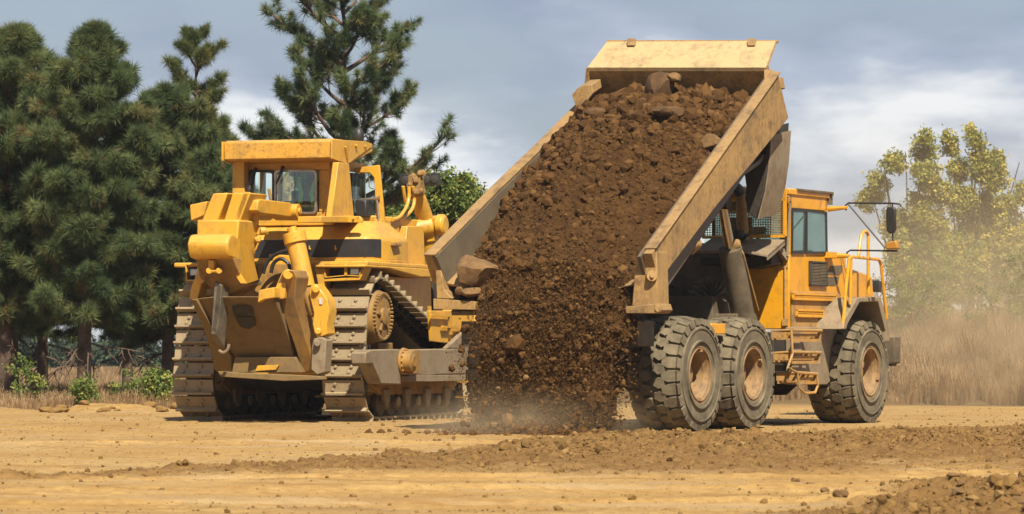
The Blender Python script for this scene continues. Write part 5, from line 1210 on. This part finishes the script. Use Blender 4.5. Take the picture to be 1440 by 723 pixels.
# yellowing trees on the right
Y = 112; l = at(1292, Y)
leaf_tree(l, 7, 'yellow green tree with tall narrow leaders right of the truck cab mirror', 'tree', lobes_px([(1302, 210, 20), (1300, 250, 26), (1262, 228, 18), (1240, 262, 22), (1222, 282, 16), (1250, 230, 12), (1300, 300, 36), (1265, 320, 30), (1320, 340, 34), (1280, 370, 34), (1305, 395, 36), (1322, 275, 20), (1303, 192, 11)], Y, l), 34000, 'leaves_yellow', .11, group='yellowing trees on the right', tr=.13, spread=.52)
Y = 108; l = at(1372, Y)
leaf_tree(l, 8, 'tallest yellowing tree with pointed top near the right edge', 'tree', lobes_px([(1370, 180, 8), (1368, 200, 14), (1342, 205, 14), (1348, 240, 20), (1378, 235, 26), (1395, 250, 24), (1352, 285, 26), (1390, 300, 34), (1370, 340, 38), (1400, 360, 38), (1350, 380, 34), (1335, 190, 9), (1405, 222, 12)], Y, l), 38000, 'leaves_yellow', .11, group='yellowing trees on the right', tr=.13, spread=.52)
Y = 104; l = at(1440, Y)
leaf_tree(l, 6, 'yellowing tree cut off by the right edge of the picture', 'tree', lobes_px([(1415, 285, 18), (1435, 275, 18), (1425, 320, 28), (1440, 360, 34), (1410, 390, 30), (1460, 300, 30), (1450, 390, 34)], Y, l), 22000, 'leaves_yellow', .11, group='yellowing trees on the right', tr=.12, spread=.46)
# bushy tree behind the bulldozer arm
Y = 92; l = at(618, Y)
leaf_tree(l, 5, 'leafy green tree behind the bulldozer lift cylinder', 'tree', lobes_px([(560, 300, 26), (600, 285, 26), (640, 275, 26), (665, 290, 24), (625, 320, 34), (580, 345, 34), (660, 330, 30), (640, 370, 40), (560, 380, 34), (612, 265, 14), (655, 262, 12)], Y, l), 40000, 'leaves', .10, tr=.14, spread=.55)
# shrubs
def shrub(px, Y, h, r, label, mat='leaves', n=2500):
    l = at(px, Y); z = float(ground_z(np.array([l[0]]), np.array([Y]))[0]); leaf_tree((l[0], Y, z), h * .6, label, 'shrub', [(rng.uniform(-.5, .5) * r, rng.uniform(-.3, .3), h * rng.uniform(.3, .8), r * .55) for _ in range(6)], n, mat, .075, name='shrub', tr=.02, spread=.4)
shrub(118, 72.5, .6, .32, 'low green shrub with reddish bits at the foot of the second pine trunk', n=1500)
shrub(222, 74, .75, .45, 'bright green shrub beside the left bulldozer track', n=3800)
shrub(38, 75, 1.1, .45, 'dull yellowish shrub at the trunk of the leftmost pine', 'leaves', 1100)
shrub(190, 75, .5, .7, 'brownish low shrub between the pine trunk and the bright green one', 'leaves', 900)
for px, Y, h, r, lb in ((1270, 92, 2.0, 1.4, 'low yellow-brown shrub on the bank right of the truck bonnet'), (1350, 96, 2.7, 2.0, 'wide green shrub under the tallest yellowing tree'), (1425, 90, 2.3, 1.6, 'green shrub on the bank at the right edge')):
    shrub(px, Y, h, r, lb, 'leaves', 5000)
# dry grass
def grass(name, xs, ys, n, h, label, dens=None, wid=.018):
    vs = []; fs = []
    for k in range(9):
        a_ = rng.uniform(0, 2 * pi); ln = rng.uniform(.1, .6); b0 = rng.normal(0, .06, 3) * [1, 1, 0]; s_ = np.array([cos(a_), sin(a_), 0]) * wid
        mid = b0 + np.array([-sin(a_) * ln * .4, cos(a_) * ln * .4, .6]); top = b0 + np.array([-sin(a_) * ln, cos(a_) * ln, rng.uniform(.8, 1.05)])
        vs += [b0 - s_, b0 + s_, mid + s_ * .8, mid - s_ * .8, top + s_ * .2, top - s_ * .2]; i = 6 * k; fs += [(i, i + 1, i + 2, i + 3), (i + 3, i + 2, i + 4, i + 5)]
    tv = np.array(vs); tf = np.array(fs); x = rng.uniform(*xs, n); y = rng.uniform(*ys, n)
    if dens is not None: kp = dens(x, y) > rng.uniform(0, 1, n); x, y = x[kp], y[kp]
    n = len(x); a_ = rng.uniform(0, 2 * pi, n); z_ = np.zeros(n); R = np.stack([np.cos(a_), -np.sin(a_), z_, np.sin(a_), np.cos(a_), z_, z_, z_, z_ + 1], 1).reshape(n, 3, 3)
    hh = h * rng.uniform(.35, 1.15, n) * (1 + .8 * fbm(x * .9, y * .9, 33, 3)) * np.clip(.35 + (y - ys[0] + fbm(x * 1.5, y, 35, 2)) * .4, .3, 1); sc = np.stack([hh * .8, hh * .8, hh], 1)
    V, Fc, tt = scatter([tv], tf, np.stack([x, y, ground_z(x, y)], -1), sc, np.clip(rng.beta(2, 2, n) + .3 * fbm(x * .5, y * .5, 44, 2), 0, 1), R)
    o = np_mesh(name, V, Fc, 'grass_dry', tt); tag(o, label, 'grass', kind='stuff')
grass('dry_grass', (-14, -3.6), (71.8, 84), 14000, .34, 'dry brown grass and weeds under the pines on the left')
grass('dry_grass', (3.0, 19), (80, 99), 46000, .72, 'tall dry weeds covering the bank to the right of the truck', dens=lambda x, y: (y > 81 + 1.5 * fbm(x * .8, y * 0, 66, 3)) * (.55 + .6 * fbm(x * .6, y * .5, 67, 3) + .4), wid=.010)
grass('dry_grass', (-40, 10), (84, 200), 9000, .3, 'pale dry field beyond the pines')
# far hazy tree line
k = 0
for px, Y, top, r in ((40, 230, 470, 1.0), (90, 240, 482, 1.1), (135, 260, 495, 1.0), (168, 250, 492, 1.2), (205, 280, 520, .8), (185, 300, 512, .8), (225, 240, 498, .9), (255, 290, 515, 1), (-10, 240, 470, 1.1), (118, 300, 505, 1), (5, 300, 490, 1.2)):
    l = at(px, Y, -.5); h = hz(top, Y) + .5; kinds = ('rounded', 'broad', 'pointed')
    leaf_tree(l, h, 'bluish hazy tree in the far tree line seen beneath the pines', 'tree', [(rng.uniform(-1, 1) * 1.3 * r, rng.uniform(-1, 1), h * t, (1.5 - t * .9) * r * 1.1) for t in (.2, .3, .4, .5, .6, .7, .82)], 5000, 'leaves_far', .34, name='distant_tree', group='hazy trees far off beneath the pines', tr=.2, spread=1.0); k += 1
def dust(name, c, r, dens, label):
    m = MB(); m.blob((0, 0, 0), 1, r, 4); mt = bpy.data.materials.new(name); mt.use_nodes = True; nt = mt.node_tree; nt.nodes.clear(); v = N(nt, 'ShaderNodeVolumePrincipled'); v.inputs['Color'].default_value = (.95, .72, .45, 1)
    tc = N(nt, 'ShaderNodeTexCoord'); mp = N(nt, 'ShaderNodeMapping'); mp.inputs['Scale'].default_value = tuple(1 / q for q in r); nt.links.new(tc.outputs['Object'], mp.inputs[0]); gd = N(nt, 'ShaderNodeTexGradient', gradient_type='QUADRATIC_SPHERE'); nt.links.new(mp.outputs[0], gd.inputs[0]); nz = noise(nt, 2.2 / r[0], 4, .6); rr_ = ramp(nt, nz, [(.35, .25), (.7, 1.6)]); mu = N(nt, 'ShaderNodeMath', operation='MULTIPLY'); nt.links.new(gd.outputs['Fac'], mu.inputs[0]); nt.links.new(rr_, mu.inputs[1]); m2 = N(nt, 'ShaderNodeMath', operation='MULTIPLY'); nt.links.new(mu.outputs[0], m2.inputs[0]); m2.inputs[1].default_value = dens; nt.links.new(m2.outputs[0], v.inputs['Density'])
    ou = N(nt, 'ShaderNodeOutputMaterial'); nt.links.new(v.outputs[0], ou.inputs['Volume']); o = m.build(name, mt); o.location = c; tag(o, label, 'dust', kind='stuff')
dust('dust_cloud', T.W((-2.6, 1.9, .12)), (2.6, 1.4, .8), 1.2, 'thin dust rising where the falling soil hits the ground')
dust('dust_cloud', (12, 90, .6), (16, 15, 9), .11, 'pale dust drifting over the weeds on the right bank')
dust('dust_cloud', (12, 82, .2), (11, 8, 4.5), .14, 'low dust hanging in front of the dry weeds behind the truck')
# ================================================================== SKY, SUN, AIR
SUN_EL = 50; SUN_AZ = 14      # degrees; azimuth measured from behind the camera towards the right
w = bpy.data.worlds.new('World'); scene.world = w; w.use_nodes = True; nt = w.node_tree; nt.nodes.clear()
sky = N(nt, 'ShaderNodeTexSky', sky_type='NISHITA', sun_disc=False); sky.sun_elevation = radians(SUN_EL)
sd = Vector((sin(radians(SUN_AZ)) * cos(radians(SUN_EL)), -cos(radians(SUN_AZ)) * cos(radians(SUN_EL)), sin(radians(SUN_EL))))
sky.sun_rotation = math.atan2(sd.x, sd.y); sky.air_density = 1.2; sky.dust_density = 1.5
b1 = N(nt, 'ShaderNodeBackground'); b1.inputs[1].default_value = .06; nt.links.new(sky.outputs[0], b1.inputs[0])
tc = N(nt, 'ShaderNodeTexCoord')
def wn(scale, st, det=5, ro=.55, off=(0, 0, 0)):
    mp = N(nt, 'ShaderNodeMapping'); mp.inputs['Scale'].default_value = st; mp.inputs['Location'].default_value = off; nt.links.new(tc.outputs['Generated'], mp.inputs[0]); n_ = N(nt, 'ShaderNodeTexNoise'); n_.inputs['Scale'].default_value = scale; n_.inputs['Detail'].default_value = det; n_.inputs['Roughness'].default_value = ro; nt.links.new(mp.outputs[0], n_.inputs['Vector']); return n_.outputs['Fac']
sx = N(nt, 'ShaderNodeSeparateXYZ'); nt.links.new(tc.outputs['Generated'], sx.inputs[0])
n1 = wn(3.2, (3.0, 3.0, 9.0), 5, .5, (.35, 0, .1)); n2 = wn(9, (2, 2, 6), 6, .55)
cover = ramp(nt, n1, [(.36, .7), (.55, 1)])
# shade of the clouds: whiter near the horizon, slate grey higher
el = N(nt, 'ShaderNodeMath', operation='MULTIPLY_ADD'); nt.links.new(sx.outputs[2], el.inputs[0]); el.inputs[1].default_value = -7.5; el.inputs[2].default_value = .74
ad = N(nt, 'ShaderNodeMath', operation='MULTIPLY_ADD'); nt.links.new(n1, ad.inputs[0]); ad.inputs[1].default_value = 1.5; nt.links.new(el.outputs[0], ad.inputs[2])
ad2 = N(nt, 'ShaderNodeMath', operation='MULTIPLY_ADD'); nt.links.new(n2, ad2.inputs[0]); ad2.inputs[1].default_value = .85; nt.links.new(ad.outputs[0], ad2.inputs[2])
cc = ramp(nt, ad2.outputs[0], [(1.20 / 2, (.31, .37, .49)), (1.44 / 2, (.43, .49, .59)), (1.66 / 2, (.80, .82, .84))])
sc_ = N(nt, 'ShaderNodeMath', operation='MULTIPLY'); sc_.inputs[1].default_value = .5; nt.links.new(ad2.outputs[0], sc_.inputs[0])
rmp = cc.node; nt.links.new(sc_.outputs[0], rmp.inputs[0])
b2 = N(nt, 'ShaderNodeBackground'); nt.links.new(cc, b2.inputs[0]); b2.inputs[1].default_value = .60
mx = N(nt, 'ShaderNodeMixShader'); nt.links.new(cover, mx.inputs[0]); nt.links.new(b1.outputs[0], mx.inputs[1]); nt.links.new(b2.outputs[0], mx.inputs[2])
wo = N(nt, 'ShaderNodeOutputWorld'); nt.links.new(mx.outputs[0], wo.inputs[0])
sl = bpy.data.lights.new('sun', 'SUN'); sl.energy = 5.0; sl.angle = radians(.5); sl.color = (1, .90, .72)
so = bpy.data.objects.new('sun', sl); COL.objects.link(so); so.rotation_euler = (-sd).to_track_quat('-Z', 'Y').to_euler(); so.location = (10, -20, 40)
HAZE = True
def volbox(name, x0, x1, y0, y1, z0, z1, dens, col, label=None, cat=None, noisy=None):
    m = MB(); m.box(x0, x1, y0, y1, z0, z1); mt = bpy.data.materials.new(name); mt.use_nodes = True; nt = mt.node_tree; nt.nodes.clear(); v = N(nt, 'ShaderNodeVolumePrincipled'); v.inputs['Color'].default_value = (*col, 1); v.inputs['Density'].default_value = dens; v.inputs['Anisotropy'].default_value = .3
    ou = N(nt, 'ShaderNodeOutputMaterial'); nt.links.new(v.outputs[0], ou.inputs['Volume']); o = m.build(name, mt); tag(o, label, cat, kind='stuff'); return o
if HAZE: volbox('haze', -1600, 1600, -320, 3600, -12, 14, .00024, (.80, .86, .95))
scene.render.engine = 'CYCLES'
scene.view_settings.view_transform = 'Standard'; scene.view_settings.look = 'None'; scene.view_settings.exposure = .90; scene.view_settings.gamma = 1
scene.cycles.max_bounces = 4; scene.cycles.transparent_max_bounces = 12; scene.cycles.volume_bounces = 0
